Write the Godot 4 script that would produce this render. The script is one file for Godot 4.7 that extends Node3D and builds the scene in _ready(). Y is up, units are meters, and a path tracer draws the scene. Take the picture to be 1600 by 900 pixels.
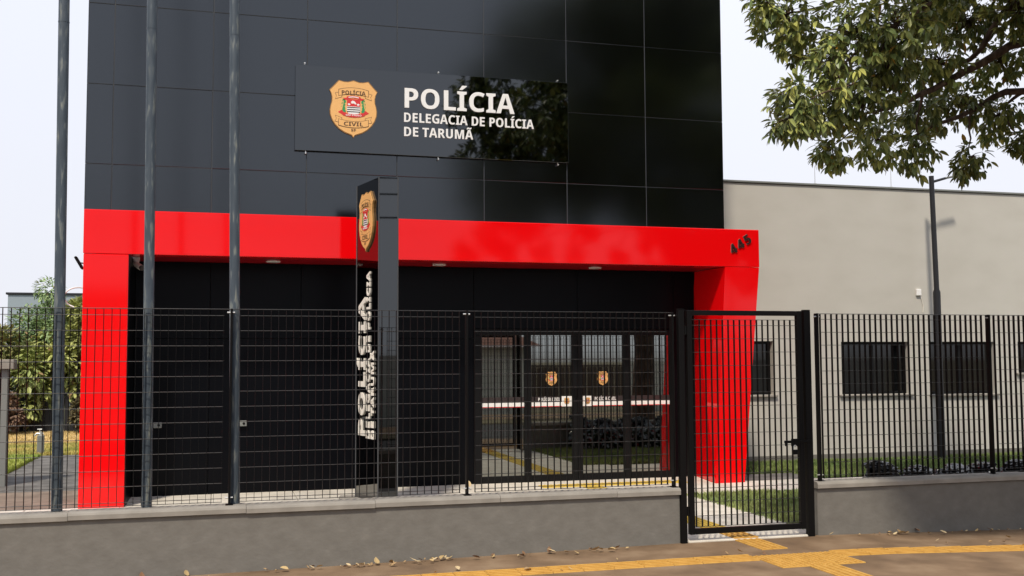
extends Node3D

# ---------------------------------------------------------------- small helpers
var used := {}
var tex_cache := {}
var rng := RandomNumberGenerator.new()
var bold: Font

func numbered(called: String, parent: Node) -> String:
	var key := str(parent.get_instance_id()) + called
	var n: int = used.get(key, 0)
	used[key] = n + 1
	return called if n == 0 else "%s_%03d" % [called, n]

func put(called: String, mesh: Mesh, m: Material = null, parent: Node = self, xf := Transform3D.IDENTITY) -> MeshInstance3D:
	var o := MeshInstance3D.new()
	o.name = numbered(called, parent)
	o.mesh = mesh
	if m: o.material_override = m
	o.transform = xf
	parent.add_child(o, true)
	return o

func done(called: String, st: SurfaceTool, m: Material, parent: Node = self, xf := Transform3D.IDENTITY) -> MeshInstance3D:
	return put(called, st.commit(), m, parent, xf)

func thing(called: String, label: String, category: String, at := Vector3.ZERO, group := "") -> Node3D:
	var o := Node3D.new()
	o.name = numbered(called, self)
	o.position = at
	add_child(o, true)
	return tag(o, label, category, group)

func tag(o: Node3D, label: String, category: String, group := "") -> Node3D:
	o.set_meta("label", label)
	o.set_meta("category", category)
	if group != "": o.set_meta("group", group)
	return o

func structure(o: Node3D, label := "") -> Node3D:
	o.set_meta("kind", "structure")
	if label != "": o.set_meta("label", label)
	return o

func lin(r: float, g: float, b: float, a := 1.0) -> Color:
	return Color(r, g, b, a).linear_to_srgb()

func new_st() -> SurfaceTool:
	var st := SurfaceTool.new()
	st.begin(Mesh.PRIMITIVE_TRIANGLES)
	return st

func tri(st: SurfaceTool, a: Vector3, b: Vector3, c: Vector3, na: Vector3, nb: Vector3, nc: Vector3) -> void:
	if (b - a).cross(c - a).dot(na + nb + nc) > 0.0:
		var t := b; b = c; c = t
		var u := nb; nb = nc; nc = u
	st.set_normal(na); st.add_vertex(a)
	st.set_normal(nb); st.add_vertex(b)
	st.set_normal(nc); st.add_vertex(c)

func flat(st: SurfaceTool, a: Vector3, b: Vector3, c: Vector3, hint: Vector3) -> void:
	var n := (b - a).cross(c - a).normalized()
	if n.dot(hint) < 0.0: n = -n
	tri(st, a, b, c, n, n, n)

func quad(st: SurfaceTool, a: Vector3, b: Vector3, c: Vector3, d: Vector3, hint: Vector3) -> void:
	flat(st, a, b, c, hint)
	flat(st, a, c, d, hint)

# box from corner to corner, edges chamfered by b
func box(st: SurfaceTool, lo: Vector3, hi: Vector3, b := 0.0, xf := Transform3D.IDENTITY) -> void:
	var c := (lo + hi) * 0.5
	var h := (hi - lo) * 0.5
	b = min(b, min(h.x, min(h.y, h.z)) * 0.9)
	for ax in 3:
		var u := (ax + 1) % 3
		var w := (ax + 2) % 3
		for s in [-1.0, 1.0]:
			var n := Vector3.ZERO; n[ax] = s
			var p := []
			for k in [[-1, -1], [1, -1], [1, 1], [-1, 1]]:
				var v := Vector3.ZERO
				v[ax] = s * h[ax]; v[u] = k[0] * (h[u] - b); v[w] = k[1] * (h[w] - b)
				p.append(xf * (c + v))
			quad(st, p[0], p[1], p[2], p[3], xf.basis * n)
	if b <= 0.0: return
	for ax in 3:
		var u := (ax + 1) % 3
		var w := (ax + 2) % 3
		for su in [-1.0, 1.0]:
			for sw in [-1.0, 1.0]:
				var p := []
				for e in [-1.0, 1.0]:
					var v1 := Vector3.ZERO; var v2 := Vector3.ZERO
					v1[ax] = e * (h[ax] - b); v2[ax] = v1[ax]
					v1[u] = su * h[u]; v1[w] = sw * (h[w] - b)
					v2[u] = su * (h[u] - b); v2[w] = sw * h[w]
					if e < 0: p.append_array([v1, v2])
					else: p.append_array([v2, v1])
				var n := Vector3.ZERO; n[u] = su; n[w] = sw
				quad(st, xf * (c + p[0]), xf * (c + p[1]), xf * (c + p[2]), xf * (c + p[3]), xf.basis * n)
	for sx in [-1.0, 1.0]:
		for sy in [-1.0, 1.0]:
			for sz in [-1.0, 1.0]:
				var s := Vector3(sx, sy, sz)
				flat(st, xf * (c + s * Vector3(h.x, h.y - b, h.z - b)), xf * (c + s * Vector3(h.x - b, h.y, h.z - b)), xf * (c + s * Vector3(h.x - b, h.y - b, h.z)), xf.basis * s)

func box_mesh(lo: Vector3, hi: Vector3, b := 0.0) -> ArrayMesh:
	var st := new_st()
	box(st, lo, hi, b)
	return st.commit()

func tube(st: SurfaceTool, pts: Array, radii: Array, seg := 8, caps := true) -> void:
	var rings := []
	var nrm := []
	var ref := Vector3(0.31, 0.2, 0.93)
	for i in pts.size():
		var t: Vector3 = (pts[min(i + 1, pts.size() - 1)] - pts[max(i - 1, 0)]).normalized()
		if abs(t.dot(ref)) > 0.95: ref = Vector3(0.9, 0.3, 0.1)
		var u := t.cross(ref).normalized()
		var w := t.cross(u)
		var ring := []
		var rn := []
		for k in seg:
			var a := TAU * k / seg
			var d := u * cos(a) + w * sin(a)
			ring.append(pts[i] + d * radii[i]); rn.append(d)
		rings.append(ring); nrm.append(rn)
	for i in pts.size() - 1:
		for k in seg:
			var j := (k + 1) % seg
			tri(st, rings[i][k], rings[i][j], rings[i + 1][j], nrm[i][k], nrm[i][j], nrm[i + 1][j])
			tri(st, rings[i][k], rings[i + 1][j], rings[i + 1][k], nrm[i][k], nrm[i + 1][j], nrm[i + 1][k])
	if caps:
		for e in [0, pts.size() - 1]:
			var o: Vector3 = pts[e] - pts[1 if e == 0 else pts.size() - 2]
			for k in range(1, seg - 1):
				flat(st, rings[e][0], rings[e][k], rings[e][k + 1], o)

# polygon in x-y, front face at z1, back at z0
func prism(st: SurfaceTool, poly: PackedVector2Array, z0: float, z1: float, xf := Transform3D.IDENTITY) -> void:
	var idx := Geometry2D.triangulate_polygon(poly)
	for k in range(0, idx.size(), 3):
		for z in [z0, z1]:
			flat(st, xf * Vector3(poly[idx[k]].x, poly[idx[k]].y, z), xf * Vector3(poly[idx[k + 1]].x, poly[idx[k + 1]].y, z), xf * Vector3(poly[idx[k + 2]].x, poly[idx[k + 2]].y, z), xf.basis * Vector3(0, 0, z - (z0 + z1) * 0.5))
	var cw := Geometry2D.is_polygon_clockwise(poly)
	for k in poly.size():
		var a := poly[k]
		var b := poly[(k + 1) % poly.size()]
		var d := (b - a).orthogonal()
		var n := Vector3(d.x, d.y, 0) * (1.0 if not cw else -1.0)
		quad(st, xf * Vector3(a.x, a.y, z0), xf * Vector3(b.x, b.y, z0), xf * Vector3(b.x, b.y, z1), xf * Vector3(a.x, a.y, z1), xf.basis * n)

func disc(cx: float, cy: float, rx: float, ry: float, n := 16, turn := 0.0) -> PackedVector2Array:
	var p := PackedVector2Array()
	for k in n:
		p.append(Vector2(cx, cy) + Vector2(cos(TAU * k / n) * rx, sin(TAU * k / n) * ry).rotated(turn))
	return p

# ---------------------------------------------------------------- materials
func noise_tex(seed_: int, freq: float, stops: Array, size := 512, octaves := 5, contrast := 1.0, kind := FastNoiseLite.TYPE_SIMPLEX_SMOOTH) -> ImageTexture:
	var n := FastNoiseLite.new()
	n.seed = seed_; n.frequency = freq; n.fractal_octaves = octaves; n.noise_type = kind
	var src := n.get_seamless_image(size, size)
	src.convert(Image.FORMAT_L8)
	var raw := src.get_data()
	var g := Gradient.new()
	g.offsets = PackedFloat32Array(); g.colors = PackedColorArray()
	for s in stops: g.add_point(s[0], s[1])
	while g.get_point_count() > stops.size(): g.remove_point(0)
	var lut := []
	for i in 256: lut.append(g.sample(clamp((i / 255.0 - 0.5) * contrast + 0.5, 0.0, 1.0)))
	var out := PackedByteArray()
	out.resize(size * size * 3)
	for i in size * size:
		var c: Color = lut[raw[i]]
		out[i * 3] = c.r8; out[i * 3 + 1] = c.g8; out[i * 3 + 2] = c.b8
	return ImageTexture.create_from_image(Image.create_from_data(size, size, false, Image.FORMAT_RGB8, out))

func grey_tex(seed_: int, freq: float, lo := 0.0, hi := 1.0, size := 512, octaves := 5, contrast := 1.0, kind := FastNoiseLite.TYPE_SIMPLEX_SMOOTH) -> ImageTexture:
	return noise_tex(seed_, freq, [[0.0, Color(lo, lo, lo)], [1.0, Color(hi, hi, hi)]], size, octaves, contrast, kind)

func mat(c: Color, rough := 0.6, metal := 0.0, spec := 0.5) -> StandardMaterial3D:
	var m := StandardMaterial3D.new()
	m.albedo_color = c
	m.roughness = rough
	m.metallic = metal
	m.metallic_specular = spec
	return m

func textured(t: Texture2D, scale: Vector3, rough := 0.8, bump: Texture2D = null, bump_cm := 1.0, spec := 0.4) -> StandardMaterial3D:
	var m := mat(Color.WHITE, rough, 0.0, spec)
	m.albedo_texture = t
	m.uv1_triplanar = true
	m.uv1_world_triplanar = true
	m.uv1_scale = scale
	if bump:
		m.heightmap_enabled = true
		m.heightmap_texture = bump
		m.heightmap_scale = bump_cm
	return m

var M := {}

func make_materials() -> void:
	bold = SystemFont.new()
	bold.font_names = PackedStringArray(["Droid Sans"])
	bold.font_weight = 700
	var fine := grey_tex(11, 0.05, 0, 1, 512, 4)
	var medium := grey_tex(12, 0.015, 0, 1, 512, 5)
	M.low_wall = textured(noise_tex(21, 0.008, [[0.0, lin(.155, .146, .130)], [0.45, lin(.172, .163, .145)], [0.7, lin(.180, .171, .153)], [1.0, lin(.205, .194, .173)]], 1024, 6, .95), Vector3(.7, .9, .7), .9, fine, .12)
	M.coping = textured(noise_tex(22, 0.012, [[0.0, lin(.25, .232, .203)], [1.0, lin(.33, .307, .27)]], 512, 5, 1.3), Vector3(.6, .6, .6), .85, fine, .1)
	M.sidewalk = textured(noise_tex(23, 0.006, [[0.0, lin(.15, .097, .057)], [0.4, lin(.20, .131, .077)], [0.6, lin(.225, .148, .088)], [1.0, lin(.28, .195, .12)]], 1024, 6, 1.2), Vector3(.3, .3, .3), .92, fine, .15)
	M.annex = textured(noise_tex(24, 0.006, [[0.0, lin(.49, .47, .42)], [0.5, lin(.525, .505, .455)], [1.0, lin(.55, .53, .48)]], 1024, 6, .8), Vector3(.16, .3, .16), .9, medium, .1)
	M.paving = textured(noise_tex(25, 0.01, [[0.0, lin(.54, .50, .43)], [0.5, lin(.62, .58, .50)], [1.0, lin(.69, .65, .57)]], 512, 6, 1.5), Vector3(.5, .5, .5), .85, fine, .05)
	M.yard_brown = textured(noise_tex(26, 0.01, [[0.0, lin(.17, .13, .10)], [1.0, lin(.27, .215, .17)]], 512, 6, 1.4), Vector3(.4, .4, .4), .9, fine, .1)
	M.asphalt = textured(noise_tex(27, 0.012, [[0.0, lin(.10, .095, .09)], [0.5, lin(.145, .138, .13)], [1.0, lin(.19, .18, .17)]], 512, 6, 1.5), Vector3(.4, .4, .4), .92, fine, .15)
	M.road = textured(noise_tex(28, 0.02, [[0.0, lin(.05, .048, .046)], [1.0, lin(.085, .08, .075)]], 512, 5, 1.4), Vector3(.5, .5, .5), .9, fine, .2)
	M.soil = textured(noise_tex(29, 0.012, [[0.0, lin(.05, .055, .018)], [0.5, lin(.075, .085, .026)], [1.0, lin(.13, .10, .05)]], 512, 6, 1.6), Vector3(.5, .5, .5), .95, fine, .3)
	M.ground = textured(noise_tex(30, 0.01, [[0.0, lin(.12, .10, .06)], [1.0, lin(.2, .17, .1)]], 256, 5, 1.4), Vector3(.1, .1, .1), .95)
	M.tactile = textured(noise_tex(31, 0.02, [[0.0, lin(.46, .24, .045)], [0.35, lin(.56, .31, .065)], [1.0, lin(.62, .36, .085)]], 512, 6, 1.3), Vector3(.8, .8, .8), .7, fine, .05)
	M.tactile_yard = mat(lin(.62, .44, .07), .7)
	# glossy aluminium composite cladding
	M.panel = mat(lin(.058, .064, .070), .2, 1.0, .5)
	M.panel.clearcoat_enabled = true; M.panel.clearcoat = .5; M.panel.clearcoat_roughness = .17
	M.panel.roughness_texture = grey_tex(41, 0.006, .7, 1.0, 256, 4)
	M.panel.uv1_triplanar = true; M.panel.uv1_world_triplanar = true; M.panel.uv1_scale = Vector3(.3, .3, .3)
	M.sign = mat(lin(.066, .071, .075), .035, 1.0, .5)
	M.sign.clearcoat_enabled = true; M.sign.clearcoat = .5; M.sign.clearcoat_roughness = .02
	M.pylon = mat(lin(.068, .072, .074), .02, 1.0, .5)
	M.pylon.clearcoat_enabled = true; M.pylon.clearcoat = .5; M.pylon.clearcoat_roughness = .02
	M.joint = mat(lin(.06, .062, .066), .55)
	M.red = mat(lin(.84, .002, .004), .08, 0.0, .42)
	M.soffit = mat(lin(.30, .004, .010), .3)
	M.black_wall = mat(lin(.0028, .0032, .0048), .3, 0.0, .22)
	M.door_frame = mat(lin(.006, .006, .0065), .45, 0.0, .3)
	M.glass = mat(lin(.27, .28, .265), .02, 1.0)
	M.dark_glass = mat(lin(.004, .0045, .005), .03, 0.0, .55)
	M.black_paint = mat(lin(.005, .0046, .0046), .5, 0.0, .25)
	M.wire = mat(lin(.016, .015, .014), .36, 0.0, .6)
	M.zinc = mat(lin(.75, .75, .73), .3, .6)
	M.white = mat(lin(.86, .85, .83), .45)
	M.cream = mat(lin(.88, .83, .73), .5)
	M.ink = mat(lin(.10, .045, .02), .6)
	M.gold = mat(lin(.83, .46, .16), .45)
	M.rim = mat(lin(.30, .16, .05), .5)
	M.badge_red = mat(lin(.65, .03, .03), .5)
	M.badge_black = mat(lin(.03, .02, .02), .5)
	M.badge_green = mat(lin(.03, .30, .09), .5)
	M.number = mat(lin(.035, .016, .014), .35, .2)
	M.number_lit_edge = mat(lin(.45, .40, .38), .35, .5)
	M.pole = textured(noise_tex(33, 0.02, [[0.0, lin(.036, .05, .066)], [0.62, lin(.056, .075, .094)], [0.72, lin(.13, .15, .155)], [1.0, lin(.27, .27, .215)]], 512, 4, 1.25), Vector3(2.2, .32, 2.2), .5, fine, .03, .5)
	M.lamp_post = mat(lin(.013, .014, .018), .5)
	M.plastic = mat(lin(.006, .006, .008), .17, 0.0, 1.0)
	M.grey_post = mat(lin(.2, .21, .2), .6)
	M.pale_slab = textured(M.coping.albedo_texture, Vector3(.5, .5, .5), .8)
	M.far_building = mat(lin(.30, .36, .40), .8)
	M.plaster = textured(noise_tex(34, 0.01, [[0.0, lin(.5, .49, .43)], [1.0, lin(.64, .62, .55)]], 256, 5, 1.4), Vector3(.2, .2, .2), .9)
	M.clay = mat(lin(.16, .06, .035), .9)
	M.gate_brown = mat(lin(.09, .055, .035), .6)
	M.bark = textured(noise_tex(35, 0.02, [[0.0, lin(.045, .028, .02)], [0.5, lin(.10, .062, .045)], [1.0, lin(.2, .14, .105)]], 512, 5, 1.5), Vector3(1.2, .5, 1.2), .9, medium, .6)
	M.leaf = leaf_mat(lin(1, 1, 1), .42)
	M.hedge_leaf = leaf_mat(lin(1, 1, 1), .5)
	M.blade = leaf_mat(lin(1, 1, 1), .6)
	M.dry_leaf = mat(Color.WHITE, .8)
	M.dry_leaf.vertex_color_use_as_albedo = true
	M.lens = mat(lin(.55, .54, .5), .3)
	M.concrete_base = textured(M.coping.albedo_texture, Vector3(.8, .8, .8), .9)

func leaf_mat(c: Color, rough: float) -> StandardMaterial3D:
	var m := mat(c, rough, 0.0, .5)
	m.vertex_color_use_as_albedo = true
	m.backlight_enabled = true
	m.backlight = Color(.45, .45, .45)
	m.cull_mode = BaseMaterial3D.CULL_DISABLED
	return m

# ---------------------------------------------------------------- lettering and badge
var letter_cache := {}

# letters of a line laid out along +x from the origin, baseline on y = 0, each a mesh of its own
func line_of_letters(text: String, cap: float, length: float, depth: float, m: Material, parent: Node3D, xf: Transform3D, side: Material = null) -> void:
	var size := 64
	var px := cap / (0.714 * size)
	var full := bold.get_string_size(text, HORIZONTAL_ALIGNMENT_LEFT, -1, size).x * px
	var sx := length / full
	for i in text.length():
		if text[i] == " ": continue
		var x := bold.get_string_size(text.substr(0, i), HORIZONTAL_ALIGNMENT_LEFT, -1, size).x * px
		put("letter", letter_mesh(text[i], cap, depth), m, parent, xf * Transform3D(Basis.from_scale(Vector3(sx, 1, 1)), Vector3(x * sx, 0, 0)))

func letter_mesh(ch: String, cap: float, depth: float) -> Mesh:
	var key := "%s %f %f" % [ch, cap, depth]
	if not letter_cache.has(key):
		letter_cache[key] = text_mesh(ch, cap, depth)
	return letter_cache[key]

func text_mesh(text: String, cap: float, depth: float) -> ArrayMesh:
	var size := 64
	var t := TextMesh.new()
	t.font = bold; t.font_size = size
	t.pixel_size = cap / (0.714 * size)
	t.depth = depth; t.curve_step = 1.5
	t.text = text
	t.horizontal_alignment = HORIZONTAL_ALIGNMENT_LEFT
	t.vertical_alignment = VERTICAL_ALIGNMENT_TOP
	var st := new_st()
	st.append_from(t, 0, Transform3D(Basis(), Vector3(0, bold.get_ascent(size) * t.pixel_size, depth * 0.5)))
	return st.commit()

func ribbon(y: float, half: float, tall: float, bow: float, n := 12) -> PackedVector2Array:
	var p := PackedVector2Array()
	for k in n + 1:
		var x := lerpf(-half, half, float(k) / n)
		p.append(Vector2(x, y + tall * .5 + bow * (1.0 - pow(x / half, 2))))
	for k in n + 1:
		var x := lerpf(half, -half, float(k) / n)
		p.append(Vector2(x, y - tall * .5 + bow * (1.0 - pow(x / half, 2))))
	return p

func shield(k: float) -> PackedVector2Array:
	var half := [[0.0, .62], [.05, .605], [.12, .585], [.2, .585], [.315, .61], [.36, .56], [.43, .48], [.51, .395], [.475, .32], [.458, .24], [.46, .15], [.485, .06], [.5, -.03], [.495, -.13], [.455, -.25], [.39, -.35], [.30, -.44], [.19, -.51], [.08, -.55], [.03, -.57], [0.0, -.62]]
	var p := PackedVector2Array()
	for h in half: p.append(Vector2(h[0], h[1]) * k)
	for i in range(half.size() - 2, 0, -1): p.append(Vector2(-half[i][0], half[i][1]) * k)
	return p

# the gold shield as one mesh with a surface per colour; width 1 unit = w metres
func badge_mesh(w: float, thick: float) -> ArrayMesh:
	var s := {}
	for k in ["rim", "gold", "ink", "red", "white", "black", "green", "ink_text", "white_text"]: s[k] = new_st()
	var xf := Transform3D(Basis.from_scale(Vector3(w, w, 1)), Vector3.ZERO)
	var e := 0.0022
	prism(s.rim, shield(1.035), 0, thick * .8, xf)
	prism(s.gold, shield(1.0), thick * .2, thick, xf)
	# two banners: brown outline, gold face, folded tails
	for b in [[.35, .33, .15, .05], [-.30, .33, .15, -.045]]:
		for side in [-1.0, 1.0]:
			var sgn: float = sign(b[3])
			var tail := PackedVector2Array([Vector2(side * .25, b[0] - sgn * .10), Vector2(side * .25, b[0] + sgn * .03), Vector2(side * .41, b[0] - sgn * .01), Vector2(side * .375, b[0] - sgn * .075), Vector2(side * .40, b[0] - sgn * .15)])
			prism(s.ink, tail, thick, thick + e * .5, xf)
			var c := Vector2(side * .325, b[0] - sgn * .06)
			var inner := PackedVector2Array()
			for q in tail: inner.append(c + (q - c) * .86)
			prism(s.gold, inner, thick, thick + e, xf)
		prism(s.ink, ribbon(b[0], b[1], b[2], b[3]), thick, thick + e * 1.5, xf)
		prism(s.gold, ribbon(b[0], b[1] - .01, b[2] - .02, b[3]), thick, thick + e * 2, xf)
	# arms
	prism(s.red, PackedVector2Array([Vector2(-.145, .22), Vector2(.145, .22), Vector2(.145, .055), Vector2(-.145, .055)]), thick, thick + e * 1.5, xf)
	prism(s.red, ribbon(.245, .15, .05, .02), thick, thick + e * 1.6, xf)
	for side in [-1.0, 1.0]:
		prism(s.red, PackedVector2Array([Vector2(side * .14, .245), Vector2(side * .24, .235), Vector2(side * .2, .21), Vector2(side * .24, .18), Vector2(side * .14, .2)]), thick, thick + e, xf)
		prism(s.red, PackedVector2Array([Vector2(side * .17, -.05), Vector2(side * .26, -.03), Vector2(side * .34, -.08), Vector2(side * .25, -.13), Vector2(side * .17, -.12)]), thick, thick + e, xf)
		for k in 4:
			prism(s.green, disc(side * (.205 + .018 * sin(k * 1.0)), .17 - k * .07, .05, .034, 8, side * .9), thick, thick + e * (1.0 + .1 * k), xf)
		prism(s.white, disc(side * .1, .10, .03, .022, 8), thick, thick + e * 2, xf)
		prism(s.gold, disc(side * .235, .09, .01, .1, 8, side * .15), thick, thick + e * 1.6, xf)
	prism(s.white, PackedVector2Array([Vector2(-.06, .15), Vector2(-.03, .185), Vector2(.02, .175), Vector2(.06, .12), Vector2(.05, .1), Vector2(.0, .125), Vector2(-.04, .115)]), thick, thick + e * 2, xf)
	prism(s.white, ribbon(.252, .11, .02, .016), thick, thick + e * 2, xf)
	var body := PackedVector2Array([Vector2(-.145, .055), Vector2(.145, .055), Vector2(.145, -.04), Vector2(.11, -.105), Vector2(0, -.13), Vector2(-.11, -.105), Vector2(-.145, -.04)])
	prism(s.white, body, thick, thick + e * 1.5, xf)
	for y in [.042, -.005, -.052]:
		prism(s.black, PackedVector2Array([Vector2(-.143, y), Vector2(.143, y), Vector2(.14, y - .02), Vector2(-.14, y - .02)]), thick, thick + e * 2, xf)
	prism(s.red, ribbon(-.105, .24, .07, -.045), thick, thick + e * 2.4, xf)
	# lettering
	for t in [["POLÍCIA", .085, .52, .315, "ink"], ["CIVIL", .085, .42, -.375, "ink"], ["SP", .05, .1, -.49, "ink"], ["SÃO PAULO", .034, .34, -.155, "white"]]:
		var tm := text_mesh(t[0], t[1], .001)
		var bb := tm.get_aabb()
		s[t[4] + "_text"].append_from(tm, 0, xf * Transform3D(Basis.from_scale(Vector3(t[2] / bb.size.x, 1, 1)), Vector3(-t[2] * .5 - bb.position.x * t[2] / bb.size.x, t[3], thick + e * 2.6)))
	var out := ArrayMesh.new()
	for k in s:
		s[k].commit(out)
	var looks := [M.rim, M.gold, M.ink, M.badge_red, M.white, M.badge_black, M.badge_green, M.ink, M.white]
	for i in looks.size(): out.surface_set_material(i, looks[i])
	return out

# ---------------------------------------------------------------- camera, sky, sun
const SUN := Vector3(-.284, .80, .527)

func make_view() -> void:
	var cam := Camera3D.new()
	cam.fov = rad_to_deg(2.0 * atan(450.0 / 1650.0))
	cam.near = 0.1
	cam.far = 2000.0
	var yaw := deg_to_rad(15.62)
	var pitch := deg_to_rad(3.8307)
	var roll := deg_to_rad(-0.2688)
	cam.transform = Transform3D(Basis(Vector3.UP, -yaw) * Basis(Vector3.RIGHT, pitch) * Basis(Vector3.BACK, roll), Vector3(0, 1.65, 8.8))
	cam.name = "camera"
	add_child(cam)
	cam.current = true
	var env := Environment.new()
	env.background_mode = Environment.BG_SKY
	env.tonemap_mode = Environment.TONE_MAPPER_LINEAR
	env.tonemap_exposure = 1.08
	env.sdfgi_enabled = true
	env.ssao_enabled = true
	env.ssil_enabled = true
	var img := Image.create(512, 256, false, Image.FORMAT_RGBF)
	var sun := SUN.normalized()
	for y in 256:
		var el := (0.5 - (y + .5) / 256.0) * PI
		for x in 512:
			var az := ((x + .5) / 512.0 - .5) * TAU
			var d := Vector3(sin(az) * cos(el), sin(el), -cos(az) * cos(el))
			var t := pow(clampf(d.y, 0, 1), .55)
			var c := Vector3(.745, .755, .80).lerp(Vector3(.745, .80, .96), t)
			if d.y < 0: c = Vector3(.30, .27, .23)
			else:
				var a := acos(clampf(d.dot(sun), -1, 1))
				c += Vector3(1, .96, .9) * (.55 * exp(-a / .30) + .12 * exp(-a / .8))
			img.set_pixel(x, y, Color(c.x, c.y, c.z))
	var sm := PanoramaSkyMaterial.new()
	sm.panorama = ImageTexture.create_from_image(img)
	var sky := Sky.new()
	sky.sky_material = sm
	env.sky = sky
	var we := WorldEnvironment.new()
	we.name = "air"
	we.environment = env
	add_child(we)
	var l := DirectionalLight3D.new()
	l.name = "sun"
	l.light_energy = 1.0
	l.light_color = Color(1.0, .955, .885)
	l.light_angular_distance = 4.5
	l.shadow_enabled = true
	add_child(l)
	l.look_at_from_position(sun * 50.0, Vector3.ZERO, Vector3.UP)

# ---------------------------------------------------------------- ground
func slope(x: float) -> float:      # the pavement falls gently to both sides of the gate
	if x < 4.0: return -.036 * clampf((4.0 - x) / 4.0, 0, 1.2)
	return -.05 * clampf((x - 5.5) / 2.2, 0, 1.3)

func sheet(called: String, m: Material, x0: float, x1: float, z0: float, z1: float, y: float, label := "") -> MeshInstance3D:
	var st := new_st()
	quad(st, Vector3(x0, y, z0), Vector3(x1, y, z0), Vector3(x1, y, z1), Vector3(x0, y, z1), Vector3.UP)
	var o := done(called, st, m)
	structure(o, label)
	return o

func make_ground() -> void:
	sheet("ground", M.ground, -600, 600, -700, 500, -.30)
	sheet("road", M.road, -90, 90, 2.8, 9.9, -.16)
	var st := new_st()
	var xs := [-60.0, -12.0, -0.8, 0.0, 1.0, 2.0, 3.0, 4.0, 5.5, 6.6, 7.7, 8.4, 40.0]
	for i in xs.size() - 1:
		quad(st, Vector3(xs[i], slope(xs[i]), -.02), Vector3(xs[i + 1], slope(xs[i + 1]), -.02), Vector3(xs[i + 1], slope(xs[i + 1]), 2.66), Vector3(xs[i], slope(xs[i]), 2.66), Vector3.UP)
	structure(done("sidewalk", st, M.sidewalk))
	for k in 14:
		var x := -8.0 + k * 2.0
		var kb := put("kerb", box_mesh(Vector3(.004, -.3, 2.66), Vector3(1.996, -.03, 2.80), .015), M.coping, self, Transform3D(Basis(), Vector3(x, 0, 0)))
		structure(kb)
	sheet("opposite_sidewalk", M.sidewalk, -60, 60, 9.9, 12.4, -.03)
	# inside the fence
	sheet("lawn_soil", M.soil, 5.46, 40, -6.3, -.15, -.028)
	sheet("lawn_soil", M.soil, -40, -1.55, -40, -6.6, -.034)
	sheet("driveway", M.asphalt, -2.95, -1.5, -11.5, -5.4, -.016)
	sheet("forecourt", M.yard_brown, -9, -1.49, -5.9, -4.15, -.010)
	sheet("garden_path", M.asphalt, 6.9, 9.6, -4.95, -4.24, -.012)
	var pave := Node3D.new()
	pave.name = "entrance_pavement"
	add_child(pave)
	structure(pave)
	var variants := []
	for k in 3:
		variants.append(box_mesh(Vector3(.003, -.06, .003), Vector3(.987, -.001 * k, .987), .004))
	for i in range(-4, 6):
		for j in 5:
			var x := -4.0 + (i + 4) * .99
			if x > 5.4: continue
			var z := -.17 - (j + 1) * .99
			if x < -1.9 and j > 3: continue
			put("paving_slab", variants[(i * 7 + j * 3 + 30) % 3], M.paving, pave, Transform3D(Basis(), Vector3(x, 0, z)))
	for i in 5:
		put("paving_slab", variants[i % 3], M.paving, pave, Transform3D(Basis(), Vector3(5.91 + i * .99 - .01, 0, -4.14)))
	put("paving_slab", box_mesh(Vector3(5.45, -.06, -4.14), Vector3(5.895, -.001, -3.06), .004), M.paving, pave)
	put("paving_slab", box_mesh(Vector3(3.965, -.06, -5.2), Vector3(6.9, -.004, -4.15), .004), M.paving, pave)
	# threshold under the gate
	structure(put("threshold_slab", box_mesh(Vector3(4.085, -.06, -.40), Vector3(5.29, .016, .015), .008), M.paving))
	# tactile paving: one run along the pavement, one through the gate
	var rib := new_st()
	box(rib, Vector3(0, -.01, 0), Vector3(.246, .006, .246), .003)
	for k in 4: box(rib, Vector3(.004, .006, .022 + k * .06), Vector3(.242, .0115, .046 + k * .06), .002)
	var rib_mesh := rib.commit()
	var dots := new_st()
	box(dots, Vector3(0, -.01, 0), Vector3(.246, .006, .246), .003)
	for a in 5:
		for b in 5: box(dots, Vector3(.016 + a * .048, .006, .016 + b * .048), Vector3(.038 + a * .048, .0115, .038 + b * .048), .004)
	var dot_mesh := dots.commit()
	var run := Node3D.new(); run.name = "tactile_paving"; add_child(run); structure(run, "yellow ribbed tactile strip crossing the pavement and entering the gate")
	for k in 46:
		var x := -2.2 + k * .25
		var zc: float = .82 + max(0.0, x - 4.6) * .06 - max(0.0, 4.4 - x) * .035
		if x > 4.2 and x < 4.9: continue
		put("tactile_tile", rib_mesh, M.tactile, run, Transform3D(Basis(Vector3.UP, -.06 if x > 4.6 else -.035), Vector3(x, slope(x + .12) + .002, zc - .123)))
	for k in 3:
		for j in 2:
			put("tactile_tile", dot_mesh, M.tactile, run, Transform3D(Basis(), Vector3(4.302 + k * .25, .002, .772 + j * .25)))
	for k in 2:
		put("tactile_tile", rib_mesh, M.tactile, run, Transform3D(Basis(Vector3.UP, PI / 2), Vector3(4.535, .003, .27 + k * .25)))
	for k in 6:
		put("tactile_tile", rib_mesh, M.tactile, run, Transform3D(Basis(Vector3.UP, PI / 2), Vector3(4.535, .003, 1.522 + k * .25)))
	for k in 2:
		put("tactile_tile", rib_mesh, M.tactile, run, Transform3D(Basis(Vector3.UP, PI / 2), Vector3(4.535, .018, -.24 + k * .25)))
	for k in 15:
		for j in 1: put("tactile_tile", rib_mesh, M.tactile_yard, run, Transform3D(Basis(Vector3.UP, PI / 2), Vector3(4.56, .003, -.42 - k * .25)))
	for k in 8:
		put("tactile_tile", dot_mesh, M.tactile_yard, run, Transform3D(Basis(), Vector3(4.05 + k * .25, .003, -4.46)))

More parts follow.
